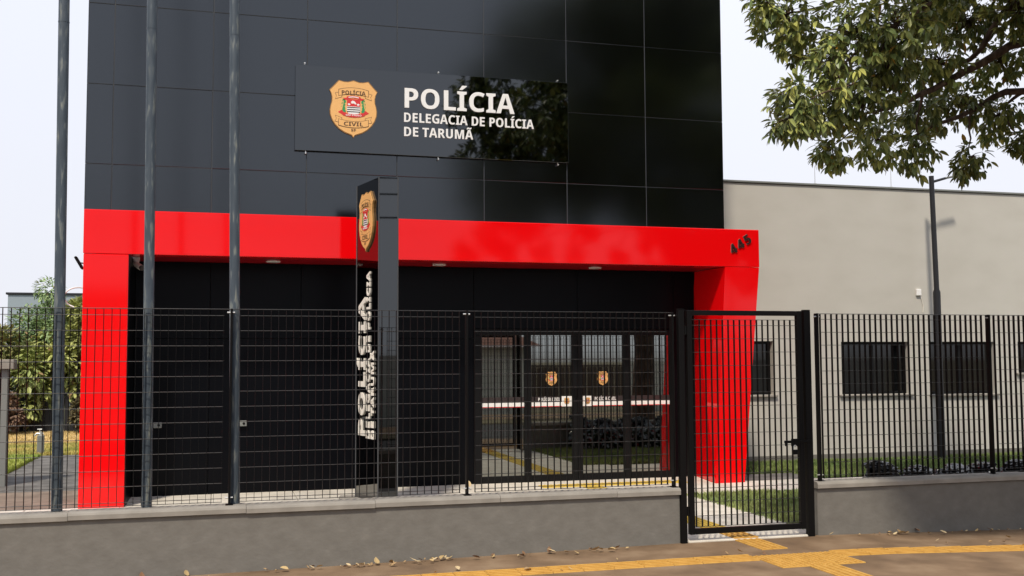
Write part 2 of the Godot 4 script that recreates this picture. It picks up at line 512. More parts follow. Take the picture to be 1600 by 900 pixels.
func grass(called: String, areas: Array, per_m2: float, h: float, c0: Vector3, c1: Vector3, seed_: int, label: String) -> void:
	rng.seed = seed_
	var st := new_st()
	for k in 6:
		var a := rng.randf() * TAU
		var r := Vector3(cos(a), 0, sin(a))
		var o := r.rotated(Vector3.UP, 1.9) * rng.randf() * .035
		var w := r.cross(Vector3.UP) * .0035
		var tip := o + r * rng.randf_range(.15, .6) + Vector3(0, rng.randf_range(.6, 1.1), 0) * 1.0
		tip = o + r * rng.randf_range(.01, .04) + Vector3(0, rng.randf_range(.6, 1.1), 0) * 1.0
		var mid := o.lerp(tip, .55) + Vector3(0, .08, 0)
		flat(st, o - w, o + w, mid + w * .7, Vector3(0, 1, .3))
		flat(st, o - w, mid + w * .7, mid - w * .7, Vector3(0, 1, .3))
		flat(st, mid - w * .7, mid + w * .7, tip, Vector3(0, 1, .3))
	var mesh := st.commit()
	mesh.surface_set_material(0, M.blade)
	var total := 0
	var counts := []
	for a in areas:
		var n := int((a[1] - a[0]) * (a[3] - a[2]) * per_m2)
		counts.append(n); total += n
	var mm := MultiMesh.new()
	mm.transform_format = MultiMesh.TRANSFORM_3D
	mm.use_colors = true
	mm.mesh = mesh
	mm.instance_count = total
	var patch := FastNoiseLite.new()
	patch.seed = seed_; patch.frequency = .7
	var i := 0
	for q in areas.size():
		var a: Array = areas[q]
		for k in counts[q]:
			var p := Vector3(rng.randf_range(a[0], a[1]), -.03, rng.randf_range(a[2], a[3]))
			var t: float = clampf(.5 + patch.get_noise_2d(p.x, p.z) * 1.1 + rng.randf_range(-.25, .25), 0, 1)
			var s := h * rng.randf_range(.55, 1.25) * (.8 + .4 * t)
			var b := Basis(Vector3.UP, rng.randf() * TAU) * Basis.from_scale(Vector3(1.4, s, 1.4))
			mm.set_instance_transform(i, Transform3D(b, p))
			var c := c0.lerp(c1, t) * rng.randf_range(.8, 1.15)
			mm.set_instance_color(i, Color(c.x, c.y, c.z))
			i += 1
	var o := MultiMeshInstance3D.new()
	o.name = called
	o.multimesh = mm
	add_child(o, true)
	o.set_meta("kind", "stuff")
	o.set_meta("label", label)

# ---------------------------------------------------------------- the police station
func make_station() -> void:
	var b := thing("police_station", "black panelled station building with a red portal frame round its entrance", "building")
	var st := new_st()
	box(st, Vector3(-1.488, 3.36, -12.0), Vector3(6.636, 8.3, -4.2085))
	done("wall", st, M.joint, b)
	done("rear_wall", box_st(Vector3(-1.44, -.1, -12.0), Vector3(6.60, 3.36, -5.0)), M.low_wall, b)
	# cladding panels, 8 columns by 5 rows, 6 mm joints
	var xs := [-1.49, -1.205, -.085, 1.03, 2.145, 3.27, 4.39, 5.505, 6.64]
	var ys := [3.375, 3.935, 4.88, 5.84, 6.79, 7.74, 8.3]
	rng.seed = 4
	for i in xs.size() - 1:
		for j in ys.size() - 1:
			var w: float = xs[i + 1] - xs[i]
			var h: float = ys[j + 1] - ys[j]
			var g := .004
			var tilt := Basis(Vector3.RIGHT, rng.randf_range(-.003, .003)) * Basis(Vector3.UP, rng.randf_range(-.003, .003))
			put("cladding_panel", box_mesh(Vector3(-w / 2 + g, -h / 2 + g, -.003), Vector3(w / 2 - g, h / 2 - g, .012), .002), M.panel, b, Transform3D(tilt, Vector3((xs[i] + xs[i + 1]) / 2, (ys[j] + ys[j + 1]) / 2, -4.215)))
	for s in [-1.4935, 6.6405]:
		for j in ys.size() - 1:
			put("cladding_panel", box_mesh(Vector3(-.004, ys[j] + .003, -12.0), Vector3(.004, ys[j + 1] - .003, -4.206)), M.panel, b, Transform3D(Basis(), Vector3(s, 0, 0)))
	# red portal: lintel, straight left leg, leaning right leg
	st = new_st()
	box(st, Vector3(-1.475, 2.868, -4.20), Vector3(7.055, 3.375, -4.0), .006)
	box(st, Vector3(6.66, 2.868, -4.95), Vector3(7.055, 3.375, -4.203), .006)
	done("lintel", st, M.red, b)
	st = new_st()
	box(st, Vector3(-1.47, -.02, -5.0), Vector3(-.985, 2.864, -4.0), .006)
	done("column", st, M.red, b)
	done("column_lining", box_st(Vector3(-.983, 0, -4.98), Vector3(-.975, 2.862, -4.012)), M.black_wall, b)
	st = new_st()
	var f := [Vector3(6.347, -.02, -4.0), Vector3(6.77, -.02, -4.0), Vector3(7.048, 2.864, -4.0), Vector3(6.545, 2.864, -4.0)]
	var k := [Vector3(6.50, -.02, -4.98), Vector3(6.77, -.02, -4.98), Vector3(7.048, 2.864, -4.98), Vector3(6.522, 2.864, -4.98)]
	quad(st, f[0], f[1], f[2], f[3], Vector3.BACK)
	quad(st, k[0], k[1], k[2], k[3], Vector3.FORWARD)
	flat(st, f[0], f[3], k[3], Vector3.LEFT)
	flat(st, f[0], k[3], k[0], Vector3.LEFT)
	quad(st, f[1], f[2], k[2], k[1], Vector3.RIGHT)
	quad(st, f[2], f[3], k[3], k[2], Vector3.UP)
	done("column", st, M.red, b)
	st = new_st()
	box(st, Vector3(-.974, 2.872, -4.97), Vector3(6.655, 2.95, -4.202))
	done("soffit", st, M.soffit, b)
	for x in [-1.45 + .02, .664, 2.76, 4.903]:
		if x < -1: continue
		var lamp := new_st()
		tube(lamp, [Vector3(x, 2.871, -4.57), Vector3(x, 2.858, -4.57)], [.09, .084], 20)
		var l := done("ceiling_light", lamp, M.white, b)
		lamp = new_st()
		tube(lamp, [Vector3(x, 2.857, -4.57), Vector3(x, 2.854, -4.57)], [.068, .06], 20)
		done("diffuser", lamp, M.lens, l)
	# black wall under the portal: panels round the door
	var cols := [-.972, -.085, 1.03, 2.145, 3.30]
	for i in 4:
		for r in [[-.02, 1.915], [1.92, 2.868]]:
			put("wall_panel", box_mesh(Vector3(cols[i] + .0025, r[0], -4.93), Vector3(cols[i + 1] - .0025, r[1], -4.90), .002), M.black_wall, b)
	put("wall_panel", box_mesh(Vector3(3.3025, 2.052, -4.93), Vector3(4.757, 2.868, -4.90), .002), M.black_wall, b)
	put("wall_panel", box_mesh(Vector3(4.762, 2.052, -4.93), Vector3(6.19, 2.868, -4.90), .002), M.black_wall, b)
	put("wall_panel", box_mesh(Vector3(6.195, -.02, -4.93), Vector3(6.53, 2.868, -4.90), .002), M.black_wall, b)
	# glazed entrance: four leaves, two of them doors
	var door := Node3D.new(); door.name = "door"; b.add_child(door)
	st = new_st()
	box(st, Vector3(3.31, 1.967, -4.955), Vector3(6.185, 2.046, -4.878), .004)
	box(st, Vector3(3.31, -.01, -4.955), Vector3(3.405, 1.966, -4.878), .004)
	box(st, Vector3(6.12, -.01, -4.955), Vector3(6.185, 1.966, -4.878), .004)
	box(st, Vector3(4.0, -.01, -4.955), Vector3(4.09, 1.966, -4.884), .004)
	box(st, Vector3(4.675, .0, -4.95), Vector3(4.747, 1.966, -4.886), .004)
	box(st, Vector3(4.751, .0, -4.95), Vector3(4.822, 1.966, -4.886), .004)
	box(st, Vector3(5.437, -.01, -4.955), Vector3(5.528, 1.966, -4.884), .004)
	for p in [[3.405, 4.0], [4.09, 4.675], [4.822, 5.437], [5.528, 6.12]]:
		box(st, Vector3(p[0] + .001, -.008, -4.95), Vector3(p[1] - .001, .088, -4.889), .004)
		put("pane", box_mesh(Vector3(p[0], .088, -4.925), Vector3(p[1], 1.967, -4.915)), M.glass, door)
		# white safety band with a thin red line, black strip above it
		put("safety_band", box_mesh(Vector3(p[0] + .004, 1.008, -4.914), Vector3(p[1] - .004, 1.06, -4.912)), M.white, door)
		put("safety_band_line", box_mesh(Vector3(p[0] + .004, .998, -4.914), Vector3(p[1] - .004, 1.007, -4.912)), M.badge_red, door)
		put("safety_band_strip", box_mesh(Vector3(p[0] + .004, 1.061, -4.914), Vector3(p[1] - .004, 1.135, -4.9125)), M.badge_black, door)
	done("frame", st, M.door_frame, door)
	var big := badge_mesh(.155, .0015)
	var small := badge_mesh(.075, .0015)
	for x in [4.384, 5.122]:
		put("badge_sticker", big, null, door, Transform3D(Basis(), Vector3(x, 1.375, -4.9135)))
	for x in [4.60, 4.90]:
		var s: float = 1.0 if x > 4.7 else -1.0
		put("badge_label", box_mesh(Vector3(x - .072, 1.0, -4.9115), Vector3(x + .072, 1.138, -4.9105)), M.white, door)
		put("badge_sticker", small, null, door, Transform3D(Basis(), Vector3(x, 1.07, -4.9095)))
		var words := text_mesh("POLÍCIA CIVIL", .046, .001)
		var w := words.get_aabb().size.x
		put("lettering", words, M.white, door, Transform3D(Basis.from_scale(Vector3(.31 / w, 1, 1)), Vector3(4.19 if s < 0 else 5.00, 1.075, -4.911)))
	for x in [4.712, 4.787]:
		var hd := new_st()
		box(hd, Vector3(x - .014, 1.12, -4.862), Vector3(x + .014, 1.26, -4.84), .006)
		for y in [1.14, 1.24]: box(hd, Vector3(x - .01, y - .008, -4.886), Vector3(x + .01, y + .008, -4.862))
		done("handle", hd, M.black_paint, door)
	# house number on the lintel
	var no := thing("house_number", "raised dark digits 445 climbing the right end of the red lintel", "house number", Vector3(6.655, 3.03, -3.999))
	var turn := Basis(Vector3.BACK, deg_to_rad(32))
	var cx := 0.0
	for ch in ["4", "4", "5"]:
		var x := Transform3D(turn, turn * Vector3(cx, 0, 0))
		var dg := put("digit", text_mesh(ch, .125, .02), M.number, no, x)
		put("lit_edge", text_mesh(ch, .125, .006), M.number_lit_edge, dg, Transform3D(Basis.from_scale(Vector3(1.05, 1.03, 1)), Vector3(-.004, -.002, -.001)))  # pale copy behind the digit, its lit edge put into the colour
		cx += .125
	# sockets on the black wall
	for q in [[-.684, "grey socket box low on the black wall, left one"], [.325, "grey socket box low on the black wall, right one"]]:
		var so := thing("socket_box", q[1], "socket box", Vector3(q[0], .86, -4.90), "socket boxes on the black wall")
		put("cover", box_mesh(Vector3(-.05, -.035, .001), Vector3(.05, .035, .045), .006), M.grey_post, so)
		var sk := new_st()
		tube(sk, [Vector3(.015, 0, .045), Vector3(.015, 0, .052)], [.016, .014], 10)
		done("outlet", sk, M.black_paint, so)
	# camera in the left corner of the soffit
	var cam := thing("security_camera", "small pale security camera in the left corner under the red soffit", "security camera", Vector3(-.93, 2.868, -4.42))
	var sc := new_st()
	tube(sc, [Vector3.ZERO, Vector3(0, -.03, 0), Vector3(.01, -.075, .01)], [.042, .04, .018], 12)
	done("mount", sc, M.white, cam)
	sc = new_st()
	tube(sc, [Vector3(-.02, -.06, -.03), Vector3(.005, -.085, .01), Vector3(.06, -.125, .09)], [.026, .034, .034], 12)
	done("housing", sc, M.cream, cam)
	sc = new_st()
	tube(sc, [Vector3(.058, -.124, .087), Vector3(.075, -.136, .112)], [.03, .03], 12)
	done("lens", sc, M.badge_black, cam)
	# flood light and cable hoop at the left end
	var fl := thing("flood_light", "thin dark flood light on a bracket at the portal's outer left edge", "flood light", Vector3(-1.472, 2.80, -4.5))
	put("head", box_mesh(Vector3(-.016, -.082, -.06), Vector3(.014, .082, .06), .006), M.black_paint, fl, Transform3D(Basis(Vector3.BACK, deg_to_rad(30)), Vector3(-.10, .0, 0)))
	sc = new_st()
	tube(sc, [Vector3(0, -.01, 0), Vector3(-.09, 0, 0)], [.008, .008], 6)
	done("bracket", sc, M.black_paint, fl)
	var hp := thing("cable_loop", "loop of white cable hanging off the left side of the red portal", "cable", Vector3(-1.475, 2.42, -5.2))
	sc = new_st()
	var pts := []
	var rad := []
	for i in 19:
		var a := -1.2 + TAU * .88 * i / 18.0
		pts.append(Vector3(-.17 - cos(a) * .17, sin(a) * .125 + .01, .05 * sin(a * 2.0))); rad.append(.009)
	tube(sc, pts, rad, 6)
	done("cable", sc, M.white, hp)

func box_st(lo: Vector3, hi: Vector3, bev := 0.0) -> SurfaceTool:
	var st := new_st()
	box(st, lo, hi, bev)
	return st

func make_sign() -> void:
	var s := thing("entrance_sign", "wide glossy black sign board with gold badge and white POLÍCIA lettering on the facade", "sign", Vector3(.885, 4.198, -4.15))
	put("board", box_mesh(Vector3(0, 0, -.03), Vector3(3.512, 1.063, 0), .003), M.sign, s)
	put("badge", badge_mesh(.565, .022), null, s, Transform3D(Basis(), Vector3(.706, .54, .001)))
	line_of_letters("POLÍCIA", .248, 1.462, .02, M.white, s, Transform3D(Basis(), Vector3(1.31, .60, .001)))
	line_of_letters("DELEGACIA DE POLÍCIA", .116, 1.712, .014, M.white, s, Transform3D(Basis(), Vector3(1.325, .42, .001)))
	line_of_letters("DE TARUMÃ", .116, .903, .014, M.white, s, Transform3D(Basis(), Vector3(1.325, .24, .001)))
	for p in [[.11, 1.085], [1.78, 1.085], [3.37, 1.085], [.13, -.03], [1.78, -.03], [3.37, -.03]]:
		var st := new_st()
		tube(st, [Vector3(p[0], p[1], -.05), Vector3(p[0], p[1], .0)], [.009, .009], 8)
		var ey: float = -.022 if p[1] > .5 else .022
		box(st, Vector3(p[0] - .006, min(p[1], p[1] + ey * 1.4), -.028), Vector3(p[0] + .006, max(p[1], p[1] + ey * 1.4), -.022))
		done("fixing_bolt", st, M.zinc, s)

func make_pylon() -> void:
	# a slim tapered totem standing behind the low wall, its broad side turned to the left
	var s := thing("totem_sign", "tall slim black totem with badge and upright white lettering on its side", "sign", Vector3(1.67, 0, -2.5))
	var plan := PackedVector2Array([Vector2(0, 0), Vector2(.208, 0), Vector2(.16, -.68), Vector2(-.15, -.68)])   # x, z
	var st := new_st()
	for i in 4:
		var a := plan[i]
		var b := plan[(i + 1) % 4]
		var d := b - a
		var n := Vector3(-d.y, 0, d.x)
		if n.dot(Vector3((a.x + b.x) / 2 - .05, 0, (a.y + b.y) / 2 + .34)) < 0: n = -n
		quad(st, Vector3(a.x, .12, a.y), Vector3(b.x, .12, b.y), Vector3(b.x, 3.62, b.y), Vector3(a.x, 3.62, a.y), n)
	for y in [.12, 3.62]:
		quad(st, Vector3(plan[0].x, y, plan[0].y), Vector3(plan[1].x, y, plan[1].y), Vector3(plan[2].x, y, plan[2].y), Vector3(plan[3].x, y, plan[3].y), Vector3(0, y - 1, 0))
	done("body", st, M.pylon, s)
	for i in [0, 1, 3]:
		var q := plan[i]
		var e := new_st()
		tube(e, [Vector3(q.x, .12, q.y), Vector3(q.x, 3.62, q.y)], [.0075, .0075], 6)
		done("edge_trim", e, M.joint, s)
	put("plinth", box_mesh(Vector3(-.32, -.05, -.85), Vector3(.30, .12, .10), .02), M.concrete_base, s)
	# frame on the left face: u towards the viewer, v up, w outwards
	var along := Vector3(.15, 0, .68).normalized()
	var out := Vector3(-.68, 0, .15).normalized()
	var face := Transform3D(Basis(along, Vector3.UP, out), Vector3(-.15, 0, -.68) + out * .001)
	put("badge", badge_mesh(.52, .024), null, s, face * Transform3D(Basis.from_scale(Vector3(.80, 1, 1)), Vector3(.35, 3.17, 0)))
	# text climbs: its own x axis points up, its own up axis points away from the viewer
	var climb := face * Transform3D(Basis(Vector3.UP, Vector3.LEFT, Vector3.BACK), Vector3.ZERO)
	line_of_letters("POLÍCIA", .19, 1.56, .014, M.cream, s, climb * Transform3D(Basis(), Vector3(.775, -.305, 0)))
	line_of_letters("DELEGACIA DE POLÍCIA", .098, 1.84, .012, M.cream, s, climb * Transform3D(Basis(), Vector3(.775, -.455, 0)))
	line_of_letters("DE TARUMÃ", .088, .97, .012, M.cream, s, climb * Transform3D(Basis(), Vector3(.775, -.59, 0)))

# ---------------------------------------------------------------- annex
func make_annex() -> void:
	var b := thing("annex_building", "plain beige rendered annex with dark windows right of the black building", "building")
	var z := -6.3
	var wins := [[7.27, 8.53, 1.06, 1.91], [9.765, 11.037, 1.045, 1.90], [11.463, 12.722, 1.025, 1.90], [13.2, 14.0, 1.37, 1.90]]
	var st := new_st()
	var x := 6.645
	for w in wins:
		box(st, Vector3(x, -.1, z - .25), Vector3(w[0], 4.43, z))
		box(st, Vector3(w[0], -.1, z - .25), Vector3(w[1], w[2], z))
		box(st, Vector3(w[0], w[3], z - .25), Vector3(w[1], 4.43, z))
		x = w[1]
	box(st, Vector3(x, -.1, z - .25), Vector3(24, 4.43, z))
	box(st, Vector3(23.75, -.1, z - 8), Vector3(24, 4.43, z - .25))
	box(st, Vector3(6.645, -.1, z - 8), Vector3(23.75, 4.43, z - 7.8))
	done("wall", st, M.annex, b)
	put("roof", box_mesh(Vector3(6.645, 4.43, z - 8), Vector3(24.02, 4.44, z + .0)), M.asphalt, b)
	put("roof_flashing", box_mesh(Vector3(6.645, 4.441, z - .3), Vector3(24.03, 4.472, z + .03), .004), M.grey_post, b)
	put("skirting", box_mesh(Vector3(6.645, -.1, z + .001), Vector3(24.0, .10, z + .012), .003), M.low_wall, b)
	for w in wins:
		var wn := Node3D.new(); wn.name = numbered("window", b); b.add_child(wn)
		st = new_st()
		var f := .045
		box(st, Vector3(w[0], w[3] - f, z - .15), Vector3(w[1], w[3], z - .09), .003)
		box(st, Vector3(w[0], w[2], z - .15), Vector3(w[1], w[2] + f, z - .09), .003)
		box(st, Vector3(w[0], w[2] + f, z - .15), Vector3(w[0] + f, w[3] - f, z - .09), .003)
		box(st, Vector3(w[1] - f, w[2] + f, z - .15), Vector3(w[1], w[3] - f, z - .09), .003)
		var n := 2 if w[1] - w[0] > 1.0 else 1
		var pw: float = (w[1] - w[0] - 2 * f) / n
		for i in n:
			var px: float = w[0] + f + i * pw
			if i > 0: box(st, Vector3(px - .025, w[2] + f, z - .145), Vector3(px + .025, w[3] - f, z - .095), .003)
			put("pane", box_mesh(Vector3(px, w[2] + f, z - .125), Vector3(px + pw, w[3] - f, z - .12)), M.dark_glass, wn)
		done("frame", st, M.door_frame, wn)
		put("sill", box_mesh(Vector3(w[0] - .05, w[2] - .035, z - .09), Vector3(w[1] + .05, w[2] - .002, z + .05), .004), M.pale_slab, wn)
	for q in [[9.39, "thin lightning rod on the annex roof edge, nearer the black building"], [10.826, "thin lightning rod on the annex roof edge, nearer the lamp post"]]:
		var r := thing("lightning_rod", q[1], "lightning rod", Vector3(q[0], 4.478, z - .05), "rods on the annex roof edge")
		st = new_st()
		tube(st, [Vector3.ZERO, Vector3(0, .3, 0)], [.006, .004], 6)
		done("rod", st, M.zinc, r)
		put("foot", box_mesh(Vector3(-.02, 0, -.02), Vector3(.02, .015, .02), .003), M.zinc, r)
	var j := thing("junction_box", "small white junction box with a dangling wire on the beige annex wall", "junction box", Vector3(11.244, 2.72, z))
	put("cover", box_mesh(Vector3(-.045, -.055, .001), Vector3(.045, .055, .04), .006), M.white, j)
	st = new_st()
	tube(st, [Vector3(.04, -.05, .02), Vector3(.06, -.12, .02), Vector3(.09, -.22, .015), Vector3(.08, -.33, .012)], [.005, .005, .005, .005], 5)
	done("wire", st, M.cream, j)
	# lamp post on the strip of grass
	var l := thing("lamp_post", "slender dark lamp post with one short arm before the beige wall", "lamp post", Vector3(11.26, 0, -5.84))
	st = new_st()
	tube(st, [Vector3(0, -.05, 0), Vector3(0, 2.70, 0), Vector3(0, 2.735, 0)], [.06, .058, .045], 14)
	done("lower_tube", st, M.lamp_post, l)
	st = new_st()
	tube(st, [Vector3(0, 2.73, 0), Vector3(-.035, 4.60, 0)], [.042, .040], 12)
	done("upper_tube", st, M.lamp_post, l)
	st = new_st()
	tube(st, [Vector3(-.03, 4.50, 0), Vector3(.25, 4.58, 0)], [.022, .02], 8)
	done("arm", st, M.lamp_post, l)
	st = new_st()
	box(st, Vector3(0, -.015, -.032), Vector3(.30, .015, .032), .010, Transform3D(Basis(Vector3.BACK, .22), Vector3(.22, 4.575, 0)))
	var hd := done("lamp_head", st, M.grey_post, l)
	st = new_st()
	box(st, Vector3(.06, -.020, -.024), Vector3(.28, -.0155, .024), .002, Transform3D(Basis(Vector3.BACK, .22), Vector3(.22, 4.575, 0)))
	done("diffuser", st, M.lens, hd)
	put("base_plate", box_mesh(Vector3(-.1, -.02, -.1), Vector3(.1, .02, .1), .004), M.lamp_post, l)

# ---------------------------------------------------------------- boundary wall, fence, gate, poles
func low_wall(x0: float, x1: float, label: String, seed_: int) -> void:
	rng.seed = seed_
	var w := thing("low_wall", label, "wall")
	put("wall", box_mesh(Vector3(x0, -.28, -.15), Vector3(x1, .432, 0), .006), M.low_wall, w)
	var x := x0 - .012
	var cut := x1
	while x < cut - .01:
		var e: float = min(x + rng.randf_range(1.0, 1.35), cut)
		if cut - e < .4: e = cut
		var dy := rng.randf_range(-.005, .004)
		var dz := rng.randf_range(-.003, .005)
		var prof := PackedVector2Array([Vector2(-.185, .433), Vector2(.024, .433), Vector2(.026, .468), Vector2(.018, .484), Vector2(-.004, .492), Vector2(-.165, .492), Vector2(-.185, .478)])
		var st := new_st()
		# profile in (z, y), swept along x
		prism(st, prof, -(e - .0015), -(x + .0015), Transform3D(Basis(Vector3(0, 0, 1), Vector3(0, 1, 0), Vector3(-1, 0, 0)), Vector3(0, dy, dz)))
		done("coping_stone", st, M.coping, w)
		x = e

func fence(posts: Array, spans: Array, ends: Array, label: String) -> void:
	var f := thing("metal_fence", label, "fence")
	var z := -.07
	var bar := box_mesh(Vector3(-.0014, .512, -.015), Vector3(.0014, 2.058, .015))
	var post := new_st()
	box(post, Vector3(-.009, .488, -.03), Vector3(.009, 2.066, .03), .003)
	box(post, Vector3(-.03, .488, -.045), Vector3(.03, .496, .045))
	var post_mesh := post.commit()
	var clip := new_st()
	for y in [2.035, .55]:
		tube(clip, [Vector3(-.034, y, .014), Vector3(-.009, y, .014)], [.0065, .0065], 6)
		tube(clip, [Vector3(.009, y, .014), Vector3(.026, y, .014)], [.0065, .0065], 6)
	var clip_mesh := clip.commit()
	for x in posts:
		var p := put("post", post_mesh, M.black_paint, f, Transform3D(Basis(), Vector3(x, 0, z)))
		put("clip", clip_mesh, M.zinc, p)
	for s in spans:
		var n := 30
		for i in n + 1:
			var x := lerpf(s[0], s[1], i / float(n))
			put("bar", bar, M.black_paint, f, Transform3D(Basis(), Vector3(x, 0, z)))
		var rail := new_st()
		tube(rail, [Vector3(s[0] - .004, 0, 0), Vector3(s[1] + .004, 0, 0)], [.0028, .0028], 6)
		var rm := rail.commit()
		for k in 13:
			put("wire", rm, M.wire, f, Transform3D(Basis(), Vector3(0, 2.009 - .1222 * k, z + .0115)))
		put("wire", rm, M.wire, f, Transform3D(Basis(), Vector3(0, .516, z + .0115)))
	for e in ends:
		var rail := new_st()
		tube(rail, [Vector3(e[0], 2.062, z), Vector3(e[1], 2.062, z)], [.0033, .0033], 6)
		done("top_wire", rail, M.wire, f)

func make_boundary() -> void:
	low_wall(-6.0, 4.012, "low grey rendered wall under the mesh fence, left of the gate", 3)
	low_wall(5.40, 14.0, "low grey rendered wall with leaf shadows, right of the gate", 7)
	fence([-1.845, .114, 2.072, 3.985], [[-1.77, .052], [.186, 2.008], [2.143, 3.925], [-3.73, -1.91]], [[-3.73, 3.985]], "black flat-bar mesh fence on the low wall left of the gate")
	fence([5.474, 7.406, 9.335], [[5.514, 7.326], [7.476, 9.27]], [[5.474, 9.335]], "black flat-bar mesh fence on the low wall right of the gate")
	for p in [[4.012, 4.068, "black square gate post at the gate's hinge side, beside the left wall end"], [5.288, 5.352, "black square gate post at the gate's latch side, beside the right wall end"]]:
		var g := thing("gate_post", p[2], "gate post", Vector3.ZERO, "posts of the entrance gate")
		put("tube", box_mesh(Vector3(p[0], -.03, -.03), Vector3(p[1], 2.088, .03), .004), M.black_paint, g)
		put("cap", box_mesh(Vector3(p[0] - .001, 2.089, -.031), Vector3(p[1] + .001, 2.094, .031), .002), M.black_paint, g)
	# gate leaf
	var g := thing("entrance_gate", "tall black barred pedestrian gate closed between two square posts", "gate", Vector3(0, 0, .0))
	var st := new_st()
	box(st, Vector3(4.097, .072, -.025), Vector3(4.147, 2.082, .025), .004)
	box(st, Vector3(5.214, .072, -.025), Vector3(5.264, 2.082, .025), .004)
	box(st, Vector3(4.147, 2.037, -.0245), Vector3(5.214, 2.0815, .0245), .004)
	box(st, Vector3(4.147, .0725, -.0245), Vector3(5.214, .122, .0245), .004)
	done("frame", st, M.black_paint, g)
	var bar := box_mesh(Vector3(-.0024, .135, -.0125), Vector3(.0024, 1.996, .0125))
	for i in 18:
		put("bar", bar, M.black_paint, g, Transform3D(Basis(), Vector3(4.170 + i * .0578, 0, 0)))
	var rail := new_st()
	tube(rail, [Vector3(4.147, 0, 0), Vector3(5.214, 0, 0)], [.0026, .0026], 6)
	var rm := rail.commit()
	put("wire", rm, M.wire, g, Transform3D(Basis(), Vector3(0, 1.997, .013)))
	for k in 15: put("wire", rm, M.wire, g, Transform3D(Basis(), Vector3(0, 1.945 - .1222 * k, .013)))
	put("wire", rm, M.wire, g, Transform3D(Basis(), Vector3(0, .138, .013)))
	var lt := new_st()
	box(lt, Vector3(5.05, .86, .026), Vector3(5.34, .885, .04), .003)
	box(lt, Vector3(5.12, .83, .026), Vector3(5.20, .90, .046), .004)
	box(lt, Vector3(5.055, .835, .03), Vector3(5.075, .861, .044), .002)
	done("latch", lt, M.black_paint, g)
	for y in [.28, 1.90]:
		var h := new_st()
		tube(h, [Vector3(4.083, y - .04, .012), Vector3(4.083, y + .04, .012)], [.013, .013], 10)
		box(h, Vector3(4.062, y - .012, .004), Vector3(4.1, y + .012, .012))
		done("hinge", h, M.black_paint, g)
	var pad := thing("padlock", "small dark padlock hanging from the latch of the black gate", "padlock", Vector3(5.15, .80, .05))
	put("case", box_mesh(Vector3(-.022, -.045, -.01), Vector3(.022, .002, .01), .005), M.black_paint, pad)
	st = new_st()
	var pts := []
	var rr := []
	for i in 9:
		pts.append(Vector3(-cos(PI * i / 8.0) * .014, sin(PI * i / 8.0) * .02 + .022, 0)); rr.append(.0035)
	pts.push_front(Vector3(-.014, 0, 0)); pts.push_back(Vector3(.014, 0, 0)); rr.append_array([.0035, .0035])
	tube(st, pts, rr, 6)
	done("shackle", st, M.zinc, pad)
	# flag poles
	for q in [[-1.178, -.0085, .042, "weathered slate flagpole before the open sky, left of the red portal"], [-.518, -.0066, .0405, "weathered slate flagpole crossing the red portal's left leg and lintel"], [.158, -.0125, .041, "weathered slate flagpole beside the fence post, nearest the totem"]]:
		var p := thing("flagpole", q[3], "flagpole", Vector3(q[0], .485, -.135), "three slate flagpoles behind the fence")
		st = new_st()
		tube(st, [Vector3.ZERO, Vector3(q[1] * 1.5, 1.5, 0), Vector3(q[1] * 4.03, 4.03, 0), Vector3(q[1] * 7, 7, 0)], [q[2], q[2], q[2] * .99, q[2] * .97], 20)
		done("pole", st, M.pole, p)
		st = new_st()
		tube(st, [Vector3(q[1] * 3.86, 3.862, 0), Vector3(q[1] * 3.86, 3.87, 0)], [q[2] + .0015, q[2] + .0015], 20)
		done("weld_seam", st, M.pole, p)
		st = new_st()
		tube(st, [Vector3(q[1] * 7, 7, 0), Vector3(q[1] * 7, 7.03, 0), Vector3(q[1] * 7, 7.06, 0)], [q[2] + .01, q[2] + .01, .01], 16)
		done("cap", st, M.pole, p)

# ---------------------------------------------------------------- plants
# a leaf along +x, 1 long, folded on its midrib and drooping at the tip; bend sets the droop
func leaf_mesh(half: float, bend: float, fold: float) -> ArrayMesh:
	var st := new_st()
	var xs := [0.0, .10, .26, .48, .72, .89, 1.0]
	var ws := [.01, .03, .82, 1.0, .80, .40, .01]
	var pts := []
	for i in xs.size():
		var y: float = -bend * xs[i] * xs[i]
		var w: float = ws[i] * half
		pts.append([Vector3(xs[i], y, 0), Vector3(xs[i], y + fold * w, w), Vector3(xs[i], y + fold * w, -w)])
	for i in xs.size() - 1:
		for s in [1, 2]:
			var sgn := 1.0 if s == 1 else -1.0
			var n := Vector3(.25 * bend, 1, -fold * sgn).normalized()
			var a: Vector3 = pts[i][0]; var b: Vector3 = pts[i][s]; var c: Vector3 = pts[i + 1][s]; var d: Vector3 = pts[i + 1][0]
			tri(st, a, b, c, n, n, n)
			tri(st, a, c, d, n, n, n)
	return st.commit()

func leaf_basis(dir: Vector3, up: Vector3, size: float, width := 1.0) -> Basis:
	var x := dir.normalized()
	var z := x.cross(up)
	if z.length() < .05: z = x.cross(Vector3.RIGHT)
	z = z.normalized()
	var y := z.cross(x)
	return Basis(x * size, y * size, z * size * width)

func swarm(called: String, mesh: Mesh, items: Array, parent: Node) -> MultiMeshInstance3D:
	var mm := MultiMesh.new()
	mm.transform_format = MultiMesh.TRANSFORM_3D
	mm.use_colors = true
	mm.mesh = mesh
	mm.instance_count = items.size()
	for i in items.size():
		mm.set_instance_transform(i, items[i][0])
		mm.set_instance_color(i, items[i][1])
	var o := MultiMeshInstance3D.new()
	o.name = numbered(called, parent)
	o.multimesh = mm
	parent.add_child(o, true)
	o.set_meta("kind", "stuff")
	return o

